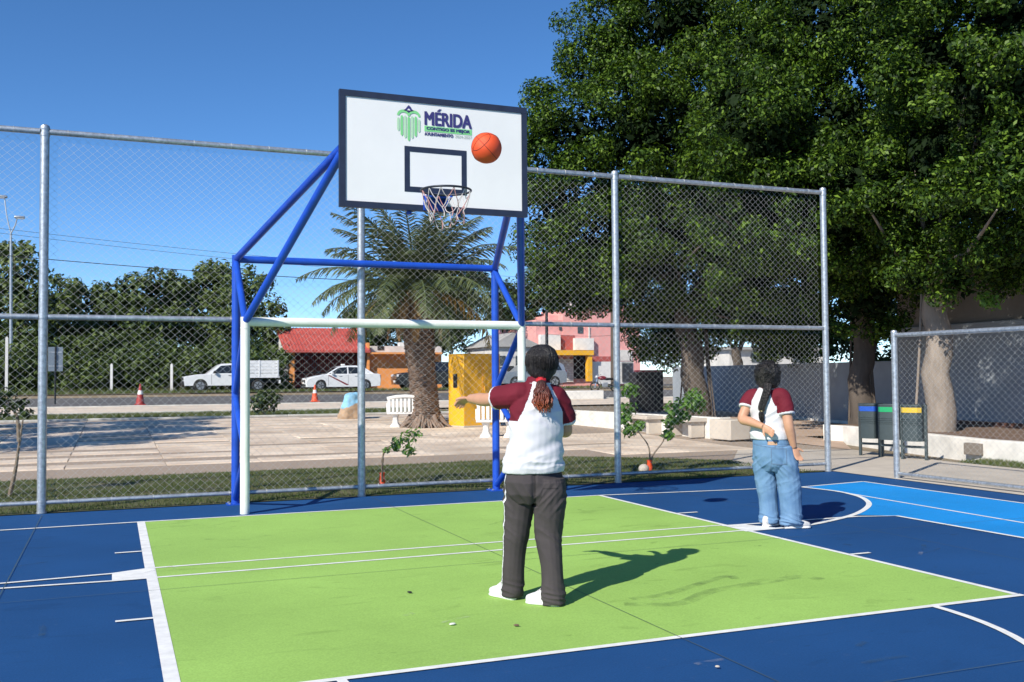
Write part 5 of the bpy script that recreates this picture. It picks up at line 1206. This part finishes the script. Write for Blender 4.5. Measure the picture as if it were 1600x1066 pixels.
# fallen bits on the court
for (px, py, s_, m_, lab) in ((707, 977, .022, 'cone_white', 'tiny white scrap of paper on the green court'), (807, 979, .018, 'soil', 'small dry brown leaf on the green court'), (1121, 1044, .012, 'concrete', 'small pale pebble on the blue court foreground'), (640, 927, .02, 'tyre', 'small dark leaf on the green court left of the girl')):
    g = G(px, py, .006); mb = MB(); mb.ball((0, 0, .006), (s_, s_*.6, .006 if m_ != 'stonewhite' else .014), n=7, k=5); o = mb.build('litter', M[m_]); o.location = (g[0], g[1], .008); o.rotation_euler = (0, 0, px); tag(o, lab, 'litter')
# ================================================================ VEGETATION
def unit(n):
    v = rng.normal(size=(n, 3)); return v/np.linalg.norm(v, axis=1)[:, None]
def leaves(name, cen, rad, cnt, size, m, parent, up_=.35, squash=.8, width=.5, shell=1.6, jit=.38, rand=.68):
    cen = np.asarray(cen, float); rad = np.broadcast_to(np.asarray(rad, float), (len(cen),)); cnt = np.broadcast_to(np.asarray(cnt), (len(cen),))
    idx = np.repeat(np.arange(len(cen)), cnt); n = len(idx)
    d = unit(n); u = rng.random(n)**(1/(1+shell)); pos = cen[idx] + d*(rad[idx]*u)[:, None]*np.array([1, 1, squash])
    nr = d*.75 + unit(n)*rand + np.array([0, 0, up_]); nr /= np.linalg.norm(nr, axis=1)[:, None]
    ax = unit(n) + np.array([0, 0, -.25]) + d*.4; ax -= nr*(ax*nr).sum(1)[:, None]; ax /= np.linalg.norm(ax, axis=1)[:, None]
    sd = np.cross(nr, ax); L = size*(1+jit*rng.normal(size=n)).clip(.5, 1.7); W = L*width
    a = pos - ax*(L/2)[:, None]; t = pos + ax*(L/2)[:, None] - nr*(L*.12)[:, None]
    l = pos - ax*(L*.05)[:, None] + sd*(W/2)[:, None] + nr*(L*.06)[:, None]; r = pos - ax*(L*.05)[:, None] - sd*(W/2)[:, None] + nr*(L*.06)[:, None]
    V = np.stack([a, r, t, l], 1).reshape(-1, 3); F = np.arange(4*n).reshape(-1, 4)
    return np_obj(name, V, F, m, parent)
def lobes_to_clumps(lobes, dens, cr, origin, inner=.25, back=.12):
    """clump centres over the surface of ellipsoid lobes (centre, rx, ry, rz); the side away from the court is thinner"""
    cs = []; rs_ = []
    for c, rx, ry, rz_ in lobes:
        n = max(6, int(dens*4.2*(rx*ry+rx*rz_+ry*rz_)))
        d = unit(n); tc_ = CAM-np.array(c); tc_ /= np.linalg.norm(tc_)
        d = d[(d@tc_ > -.25) | (rng.random(n) < back)]; n = len(d)
        k = np.where(rng.random(n) < inner, rng.uniform(.25, .7, n), rng.uniform(.80, 1.05, n))
        p = np.array(c) + d*k[:, None]*np.array([rx, ry, rz_])
        keep = np.ones(n, bool)
        for c2, x2, y2, z2 in lobes:
            if c2 is c: continue
            keep &= (((p-np.array(c2))/np.array([x2, y2, z2]))**2).sum(1) > .5
        p = p[keep]; cs.append(p); rs_.append(cr*rng.uniform(.6, 1.35, len(p)))
    return np.concatenate(cs)-np.array(origin), np.concatenate(rs_)
def big_tree(name, label, base, lobes, trunk_r, fork_z, dens, cr, cnt, size, m, group=None, extra=None, inner=.3, ntips=14, roots=0, lean=(0, 0), width=.5, cat='tree', squash=.8, fill=0, bark=None):
    base = np.array(base, float); root = empty(name, base); tag(root, label, cat, group)
    cs, rs_ = lobes_to_clumps(lobes, dens, cr, base, inner)
    cr_o = leaves('crown', cs, rs_, np.maximum(10, (cnt*(rs_/cr)**2).astype(int)), size, m, root, width=width, squash=squash)
    if fill:                                                # inner leaves close the crown, its inside shade put into their dark colour
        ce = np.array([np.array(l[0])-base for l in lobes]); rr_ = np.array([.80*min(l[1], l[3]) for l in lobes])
        stuff(leaves('inner_foliage', ce, rr_, np.maximum(40, (1.5*fill*rr_**2).astype(int)), size*1.85, M['shaded_inner_leaf'], root, shell=.6, squash=.9))
    tk = MB(); fz = fork_z; top = Vector((lean[0], lean[1], fz)); k = 7
    pts = [Vector((lean[0]*(i/k)**1.5 + .05*math.sin(i*1.7), lean[1]*(i/k)**1.5+.04*math.cos(i*2.1), fz*i/k-.1*(i == 0))) for i in range(k+1)]
    tk.tube(pts, [trunk_r*(1.25 if i == 0 else 1.08-.2*i/k) for i in range(k+1)], 16)
    rr = random.Random(int(base[0]*100)); L = [(np.array(l[0])-base) for l in lobes]
    for i in range(ntips):
        t = Vector(L[i % len(L)]) + Vector((rr.uniform(-1, 1), rr.uniform(-1, 1), rr.uniform(-.6, .8)))
        mid = top*.6 + t*.4 + Vector((rr.uniform(-.4, .4), rr.uniform(-.4, .4), rr.uniform(0, .5)))
        r0 = trunk_r*rr.uniform(.22, .42)
        tk.tube(catmull([top - Vector((0, 0, .5)), top + (mid-top)*.4 + Vector((0, 0, .2)), mid, t], 4), lerpl([r0, r0*.85, r0*.6, r0*.15], 4), 9)
    for i in range(roots):
        a = rr.uniform(0, 6.28); q = Vector((math.cos(a), math.sin(a), 0))*trunk_r*rr.uniform(.8, 1.2); z1 = rr.uniform(fz*.7, fz*1.2)
        tk.tube(catmull([q*1.5, q*1.1 + Vector((0, 0, z1*.5)), q*.8 + Vector((0, 0, z1))], 4), rr.uniform(.02, .05), 7)
    o = tk.build('trunk', bark or M['bark'], root, smooth=60)
    return root
def LB(px, py, D, rx, rz_, ry=None): p = AD(px, py, D); return (p, rx, ry or rx*.85, rz_)
gA = G(1090, 655); gB = G(1345, 680); gC = G(1468, 674, .29)
big_tree('ficus_tree', 'huge dark ficus nearest the backboard, crown rising behind the fence', gA,
    [LB(905, 225, 28, 1.75, 1.8), LB(852, 200, 28.5, .9, 1.2), LB(845, 290, 28.5, .9, 1.4), LB(885, 330, 28, 1.5, 1.7), LB(1050, 505, 31, 1.7, .9), LB(1180, 505, 29, 1.6, .9), LB(1240, 540, 30, 1.2, .6), LB(1155, 390, 25.6, 1.2, 1.0), LB(1115, 305, 24.6, 1.25, 1.1), LB(1180, 440, 26.2, 1.1, .8), LB(955, 85, 29, 1.6, 1.9), LB(1010, 210, 27.5, 2.2, 2.2), LB(890, 420, 29, 1.7, 1.2), LB(985, 370, 28, 2.1, 1.8), LB(1060, 40, 29, 2.3, 2.3), LB(1130, 190, 28.5, 2.3, 2.5), LB(1090, 370, 28.5, 2.3, 1.9), LB(1010, -60, 30, 2.4, 2.0), LB(1160, -40, 30, 2.6, 2.2), LB(990, 455, 30, 1.7, .8), LB(1110, 480, 30, 1.9, 1.0), LB(1170, 400, 31, 2.0, 2.2), LB(1230, 250, 33, 3.0, 3.4), LB(1250, 470, 33, 2.4, 1.2), LB(1100, 280, 32, 3.5, 3.2), LB(1060, 540, 33, 1.6, .6)],
    .36, 3.2, 1.55, .46, 345, .098, M['ficus_leaf'], 'ficus trees on the right', roots=6, ntips=12, lean=(-.4, 0), inner=.15, fill=620)
big_tree('ficus_tree', 'dark ficus in the middle of the right-hand grove, trunk behind the blue bin', gB,
    [LB(1225, 300, 21, 1.4, 1.3), LB(1293, 335, 20.6, 1.3, 1.2), LB(1340, 290, 19.8, 1.2, 1.1), LB(1185, 195, 20.5, 1.4, 1.4), LB(1165, 335, 21.5, 1.2, 1.2), LB(1200, 120, 23.5, 1.8, 1.9), LB(1290, 220, 22, 1.7, 1.9), LB(1215, 320, 23, 1.5, 1.6), LB(1300, 60, 22.5, 2.0, 1.9), LB(1325, 350, 21.5, 1.3, 1.4), LB(1400, 200, 22, 1.5, 1.9), LB(1270, 430, 23, 1.3, 1.0), LB(1250, -60, 24, 2.2, 1.8), LB(1410, 10, 23, 1.9, 1.8), LB(1345, 470, 22, 1.1, .85), LB(1410, 390, 22.5, 1.3, 1.1), LB(1460, 230, 26, 2.4, 2.6), LB(1400, 430, 26, 1.8, 1.3), LB(1330, 300, 27, 2.4, 2.6)],
    .26, 3.0, 1.75, .39, 320, .088, M['ficus_leaf'], 'ficus trees on the right', roots=4, lean=(.2, 0), inner=.15, ntips=9, fill=800)
big_tree('ficus_tree', 'ficus at the right edge with forked limbs, sunlight put into its pale trunk colour', gC,
    [LB(1470, 95, 18.5, 1.5, 1.3), LB(1575, 150, 17, 1.4, 1.2), LB(1590, 30, 17.5, 1.6, 1.2), LB(1470, 240, 18.5, 1.2, .9), LB(1550, 300, 17, 1.2, .75), LB(1400, 300, 19, .9, .8), LB(1610, 270, 16.5, 1.0, .8), LB(1445, 365, 19.5, 1.1, .5), LB(1430, 430, 19.2, .75, .45), LB(1500, 440, 18.8, .7, .4), LB(1560, 390, 18, 1.1, .45), LB(1680, 150, 17, 1.6, 1.6), LB(1510, -30, 18, 1.8, 1.2), LB(1660, -10, 17.5, 1.8, 1.4), LB(1700, 320, 16.5, 1.4, 1.0), LB(1780, 200, 17, 1.6, 1.5), LB(1500, 330, 22, 2.0, 1.1), LB(1600, 380, 21, 1.8, .8), LB(1540, 190, 22, 2.6, 2.2), LB(1640, 420, 19, 1.2, .5)],
    .27, 2.75, 2.2, .34, 255, .082, M['ficus_leaf'], 'ficus trees on the right', roots=3, inner=.15, ntips=6, fill=950, bark=M['bark_sunlit'])
# low spray of leaves on the right, sunlight put into its brighter leaf colour
tw = G(1540, 690, .29)
sp = AD(1548, 470, 18.5); o = stuff(leaves('spray', [sp - gC, sp - gC + np.array((.12, .05, -.04)), sp - gC + np.array((-.16, 0, .03))], [.22, .2, .2], 60, .09, M['sapling_leaf'], [q for q in bpy.data.objects if q.name == 'ficus_tree.002'][0]))
mb = MB(); mb.tube(catmull([AD(1600, 400, 19.3)-gC, AD(1575, 440, 18.9)-gC, sp-gC], 4), lerpl([.03, .02, .006], 4), 6); mb.build('twig', M['bark'], [q for q in bpy.data.objects if q.name == 'ficus_tree.002'][0])
# tree standing left of the frame; its crown shades the plaza
big_tree('shade_tree', 'tree left of the frame whose shadow falls on the plaza', (-6.6, 9.6, .06),
    [((-6.3, 9.4, 6.0), 2.3, 2.6, 1.7), ((-6.8, 12.0, 6.4), 2.2, 2.4, 1.6), ((-7.5, 7.5, 5.8), 2.0, 2.0, 1.5), ((-6.6, 14.2, 6.6), 2.2, 2.2, 1.4)], .3, 3.4, 1.0, .6, 220, .18, M['dark_leaf'])
# far trees beyond the street, left to right
def FT(label, blobs, m='far_leaf', size=.30, dens=.9, cr=.75, cnt=85):
    lobes = [LB(*b) for b in blobs]; c = np.mean([l[0] for l in lobes], 0)
    big_tree('roadside_tree', label, (c[0], c[1], tz(c[1])), lobes, .22, 2.4, dens, cr, cnt, size, M[m], 'trees beyond the street', ntips=6, inner=.25, fill=45)
FT('leftmost roadside tree, tall and broken outlined beside the street lamp', [(20, 445, 60, 1.7, 1.6), (-30, 460, 60, 2.2, 2.2), (65, 470, 60, 1.7, 1.5), (20, 505, 60, 2.4, 1.6), (45, 392, 60, .3, .6), (5, 393, 60, .5, .4)], 'road_leaf')
FT('small roadside tree behind the leftmost tall fence post', [(105, 470, 64, 1.3, 1.2), (85, 510, 64, 1.8, 1.5), (120, 520, 63, 1.6, 1.2)], 'road_leaf')
FT('low roadside tree with loose crown between two taller ones', [(150, 478, 66, 1.5, 1.1), (140, 515, 66, 2.0, 1.4), (180, 505, 66, 1.9, 1.4)])
FT('broad roadside tree in the middle of the left row', [(195, 460, 64, 1.8, 1.2), (240, 452, 64, 1.7, 1.3), (200, 500, 64, 2.2, 1.6), (250, 505, 64, 2.2, 1.6)])
FT('dark rounded roadside tree left of the blue frame', [(300, 455, 66, 2.1, 1.5), (335, 447, 66, 1.8, 1.3), (290, 505, 66, 2.4, 1.7), (345, 500, 66, 2.3, 1.8)], 'road_leaf')
FT('roadside tree behind the pickup truck and white goal post', [(385, 455, 64, 1.4, 1.4), (405, 500, 64, 1.5, 1.6), (425, 530, 64, 1.0, 1.3), (370, 510, 64, 1.8, 1.7)], 'road_leaf')
FT('tree behind the orange house and palm', [(590, 510, 72, 2.4, 1.6), (650, 490, 72, 2.8, 2.0), (550, 500, 73, 1.2, .8), (720, 470, 72, 2.6, 2.4), (690, 530, 72, 2.0, 1.6)], 'dark_leaf')
FT('tree rising behind the pink house roof', [(870, 440, 78, 3.0, 2.2), (930, 430, 78, 3.2, 2.6), (985, 430, 78, 3, 2.6), (840, 470, 78, 1.6, 1.6), (800, 480, 78, 2.0, 1.8)], 'dark_leaf')
FT('leafy tree behind the grey boundary wall', [(1120, 500, 42, 1.6, 1.0), (1190, 520, 42, 1.5, 1.0), (1240, 510, 40, 1.4, 1.1), (1060, 500, 43, 1.4, 1.2)], 'shrub_leaf', .19, 1.4, .5, 110)
FT('dark tree closing the view between wall and bins', [(1330, 480, 40, 2.4, 1.6), (1390, 500, 40, 2.0, 1.6), (1290, 520, 40, 1.6, 1.2), (1450, 470, 38, 2.0, 1.6), (1350, 400, 42, 2.6, 2.0)], 'dark_leaf', .2, 1.2, .55, 110)
# roadside scrub: one continuous mass
cs = []; rs_ = []
for i in range(620):
    px = random.uniform(-60, 450); Y = random.uniform(48.2, 53); x = AY(px, 600, Y)[0]; z = .72 + random.random()**.8*(1.6+.9*noise.noise(Vector((x*.25, Y*.3, 0)))+ (Y-48)*.35)
    cs.append((x, Y, z)); rs_.append(random.uniform(.45, .8))
stuff(leaves('roadside_scrub', cs, rs_, 70, .26, M['shrub_leaf'], None))
# saplings by the fence
def sapling(label, stems, blobs, size, cnt, m='sapling_leaf', wrap=True, r=.012, name='sapling'):
    b = Vector(stems[0][0]); root = empty(name, b); tag(root, label, 'sapling', 'young trees along the fence')
    for st in stems:
        mb = MB(); P = catmull([Vector(p)-b for p in st], 5); mb.tube(P, list(np.linspace(r*1.3, r*.4, len(P))), 8); mb.build('stem', M['sap_bark'], root)
    leaves('foliage', [np.array(p)-np.array(b) for p, q in blobs], [q for p, q in blobs], cnt, size, M[m], root, rand=.9, shell=.8)
    if wrap:
        mb = MB(); mb.lathe([(.04, .0), (.05, .05), (.035, .12), (.045, .16)], n=10); o = mb.build('red_wrap', M['cone_orange'], root, smooth=60)
    return root
b = G(597, 757); D1 = 13.4
sapling('leafy sapling with red base beside the second fence post', [[tuple(b), tuple(AD(598, 720, 13.15)), tuple(AD(604, 700, 13.15)), tuple(AD(640, 685, 13.15))], [tuple(b+np.array((0, 0, .3))), tuple(AD(600, 708, 13.1)), tuple(AD(610, 696, 13.1))]],
    [(AD(632, 688, 13.15), .16), (AD(648, 678, 13.2), .13), (AD(620, 694, 13.1), .12), (AD(640, 704, 13.1), .10), (AD(604, 703, 13.1), .05)], .062, 55)
b = G(1015, 735); D1 = 15.1
sapling('forked sapling with red base and stone at the third fence bay', [[tuple(b), tuple(AD(1014, 700, D1)), tuple(AD(1000, 678, D1)), tuple(AD(985, 655, D1))], [tuple(b), tuple(AD(1020, 712, D1)), tuple(AD(1036, 690, D1)), tuple(AD(1042, 670, D1)), tuple(AD(1062, 640, D1))]],
    [(AD(985, 672, D1), .14), (AD(980, 640, D1), .18), (AD(984, 610, D1), .15), (AD(1000, 664, D1), .1), (AD(1075, 630, D1), .22), (AD(1055, 640, D1), .18), (AD(1090, 634, D1), .15), (AD(1048, 660, D1), .13), (AD(1043, 680, D1), .1), (AD(1085, 618, D1), .16), (AD(1066, 652, D1), .14), (AD(975, 655, D1), .12)], .088, 95)
b = G(15, 775); D1 = 12.4
sapling('crooked sapling at the left edge behind the fence', [[tuple(b), tuple(AD(24, 735, D1)), tuple(AD(29, 700, D1)), tuple(AD(36, 655, D1))], [tuple(AD(30, 690, D1)), tuple(AD(26, 650, D1)), tuple(AD(10, 630, D1))]],
    [(AD(12, 640, D1), .16), (AD(30, 630, D1), .14), (AD(0, 625, D1), .16), (AD(40, 646, D1), .1), (AD(15, 615, D1), .12)], .07, 55, 'dark_leaf', False, .022)
mb = MB(); st = G(1006, 738); mb.ball((0, 0, .05), (.085, .07, .075), n=12, k=8); o = mb.build('boulder', M['concrete'], smooth=180); o.location = st; tag(o, 'pale stone at the foot of the forked sapling', 'stone')
b = G(412, 650); rt_ = empty('shrub', b); tag(rt_, 'round grey-green shrub on the far lawn beside the white goal post', 'shrub')
leaves('foliage', [(0, 0, .42), (-.22, 0, .36), (.24, .05, .4), (.05, 0, .66), (-.1, 0, .55), (.3, 0, .6)], .32, 150, .12, M['dark_leaf'], rt_)
mb = MB(); [mb.tube([(0, 0, -.02), (a*.1, 0, .25), (a*.25, .05, .5)], .015, 6) for a in (-1, 0, 1)]; stuff(mb.build('stem', M['sap_bark'], rt_))
# ---- grass blades
def blades(name, poly, dens, h, z=None, m='grass_blade', fn=None):
    P = np.array(poly); lo, hi = P.min(0), P.max(0); n = int(dens*(hi[0]-lo[0])*(hi[1]-lo[1]))
    xy = lo + rng.random((n, 2))*(hi-lo)
    ins = np.zeros(n, bool); j = len(P)-1
    for i in range(len(P)):
        c = ((P[i, 1] > xy[:, 1]) != (P[j, 1] > xy[:, 1])) & (xy[:, 0] < (P[j, 0]-P[i, 0])*(xy[:, 1]-P[i, 1])/(P[j, 1]-P[i, 1]+1e-12)+P[i, 0]); ins ^= c; j = i
    xy = xy[ins]
    pat = np.array([noise.noise(Vector((x*.9, y*1.3, 3.0))) for x, y in xy]); xy = xy[rng.random(len(xy)) < (.55+pat*.9)]; n = len(xy)
    zz = np.where(xy[:, 1] > 5, .014*(xy[:, 1]-5), 0) if z is None else np.full(n, z)
    a = rng.random(n)*6.283; H = h*rng.uniform(.5, 1.4, n); W = H*.14; d = np.stack([np.cos(a), np.sin(a), np.zeros(n)], 1); ln = rng.normal(0, .5, (n, 2))*H[:, None]
    b0 = np.stack([xy[:, 0], xy[:, 1], zz], 1); V = np.stack([b0 - d*W[:, None], b0 + d*W[:, None], b0 + np.stack([ln[:, 0], ln[:, 1], H], 1)], 1).reshape(-1, 3)
    o = np_obj(name, V, np.arange(3*n).reshape(-1, 3), M[m], None); return stuff(o)
blades('grass', [(-4, .02), (10.55, .02), (10.25, .9), (10.45, 2.1), (9.5, 3.25), (8.3, 4.25), (5, 3.95), (-4, 4.0)], 2800, .030)
blades('grass', [(-4, 20.75), (11.7, 20.75), (11.7, 24.35), (-4, 24.35)], 700, .07)
blades('grass', [(13.4, -8), (14.1, -8), (14.25, .35), (13.5, .25)], 1800, .05)
blades('grass', [(-6, 43.5), (32, 43.5), (32, 46.0), (-6, 46.0)], 160, .13, .732)
blades('grass', [(-6, 46.8), (10, 46.8), (10, 50.0), (-6, 50.0)], 120, .25, .72)

# ---- date palm
pb = G(664, 668); palm = empty('date_palm', pb); tag(palm, 'thick-trunked date palm with spreading fronds on the plaza', 'palm')
def pp(px, py, D=26.4): return Vector(AD(px, py, D)-pb)
tp = [Vector((0, 0, -.1)), pp(664, 640), pp(660, 590), pp(655, 540), pp(653, 490), pp(652, 460)]
mb = MB(); T = catmull(tp, 6); n = len(T)
rad = lerpl([.50, .35, .33, .37, .42, .34], 6)
mb.tube(T, rad, 22)
mb.build('trunk', M['palm_bark'], palm, smooth=60)
mb = MB(); rr = random.Random(2)                              # leaf-base scars in spiral rows
for i in range(n*5):
    t = i/(n*5-1); k = min(int(t*(n-1)), n-2); f = t*(n-1)-k; c = T[k].lerp(T[k+1], f); r_ = rad[k]*(1-f)+rad[k+1]*f
    for j in range(13):
        a = 2*math.pi*(j + .5*(i % 2))/13 + rr.uniform(-.04, .04); q = Vector((math.cos(a), math.sin(a), 0)); s_ = Vector((-q.y, q.x, 0)); w_ = r_*.22; h_ = .05*rr.uniform(.6, 1.5); o_ = .04*rr.uniform(.5, 1.6)
        p = c + q*r_
        mb.add([p - s_*w_ + Vector((0, 0, -h_*.3)), p + s_*w_ + Vector((0, 0, -h_*.3)), p + s_*w_*.7 + q*o_ + Vector((0, 0, h_*.6)), p - s_*w_*.7 + q*o_ + Vector((0, 0, h_*.6)), p + Vector((0, 0, h_))], [(0, 1, 2, 3), (3, 2, 4), (1, 4, 2), (0, 3, 4)])
stuff(mb.build('leaf_scars', M['palm_bark'], palm, smooth=0))
mb = MB(); rt2 = random.Random(6)
for i in range(60):
    a = rt2.uniform(0, 6.28); q = Vector((math.cos(a), math.sin(a), 0)); mb.tube([q*.42+Vector((0, 0, rt2.uniform(.15, .35))), q*.56+Vector((0, 0, .12)), q*(.6+.2*rt2.random())+Vector((0, 0, -.02))], [.04, .035, .02], 6)
stuff(mb.build('root_mass', M['palm_bark'], palm, smooth=60))
hub = pp(651, 452)
def frond(az, el, L, droop, m, seed, w_=.5, sq=1.0):
    r_ = random.Random(seed); V = []; Fc = []; d = Vector((math.cos(az), math.sin(az), 0)); N_ = 16; pts = []
    p = hub + d*.25; e = el
    for i in range(N_+1):
        pts.append(p.copy()); p = p + (d*math.cos(e) + Vector((0, 0, math.sin(e))))*L/N_; e -= droop/N_*(.4+1.3*i/N_)
    mb = MB(); mb.tube(pts, list(np.linspace(.04, .008, N_+1)), 6)
    side = Vector((-d.y, d.x, 0)); k = 64
    for i in range(4, k):
        t = i/k; j = min(int(t*N_), N_-1); f = t*N_-j; c = pts[j].lerp(pts[j+1], f); tg = (pts[j+1]-pts[j]).normalized(); upv = side.cross(tg)
        ll = w_*(math.sin(math.pi*min(1, .12+.86*t))**.6)*r_.uniform(.85, 1.1)
        for s_ in (-1, 1):
            dr = (side*s_*.78 + tg*.62 + upv*r_.uniform(-.15, .55)*sq).normalized(); tip = c + dr*ll + Vector((0, 0, -.22*ll)); wv = tg*.021
            mid = c + dr*ll*.5 + upv*.01
            mb.add([c - wv*.6, c + wv*.6, mid + wv, tip, mid - wv], [(0, 1, 2, 4), (4, 2, 3)])
    return mb.build('frond', m, palm, smooth=0)
rr = random.Random(12)
for i in range(60):
    t = i/59; az = i*2.39996; el = R(84) - t*R(96) + rr.uniform(-.12, .12); L = 2.95 + rr.uniform(-.45, .3) - (.5 if t > .85 else 0)
    m_ = M['palm_green'] if t < .93 or rr.random() < .75 else M['palm_yellow']
    frond(az, el, L, R(42)+t*R(48), m_, i, .55)
for i in range(9): frond(rr.uniform(0, 6.28), R(-55)+rr.uniform(-.2, .2), 1.5, R(40), M['palm_dry'], 100+i, .22)
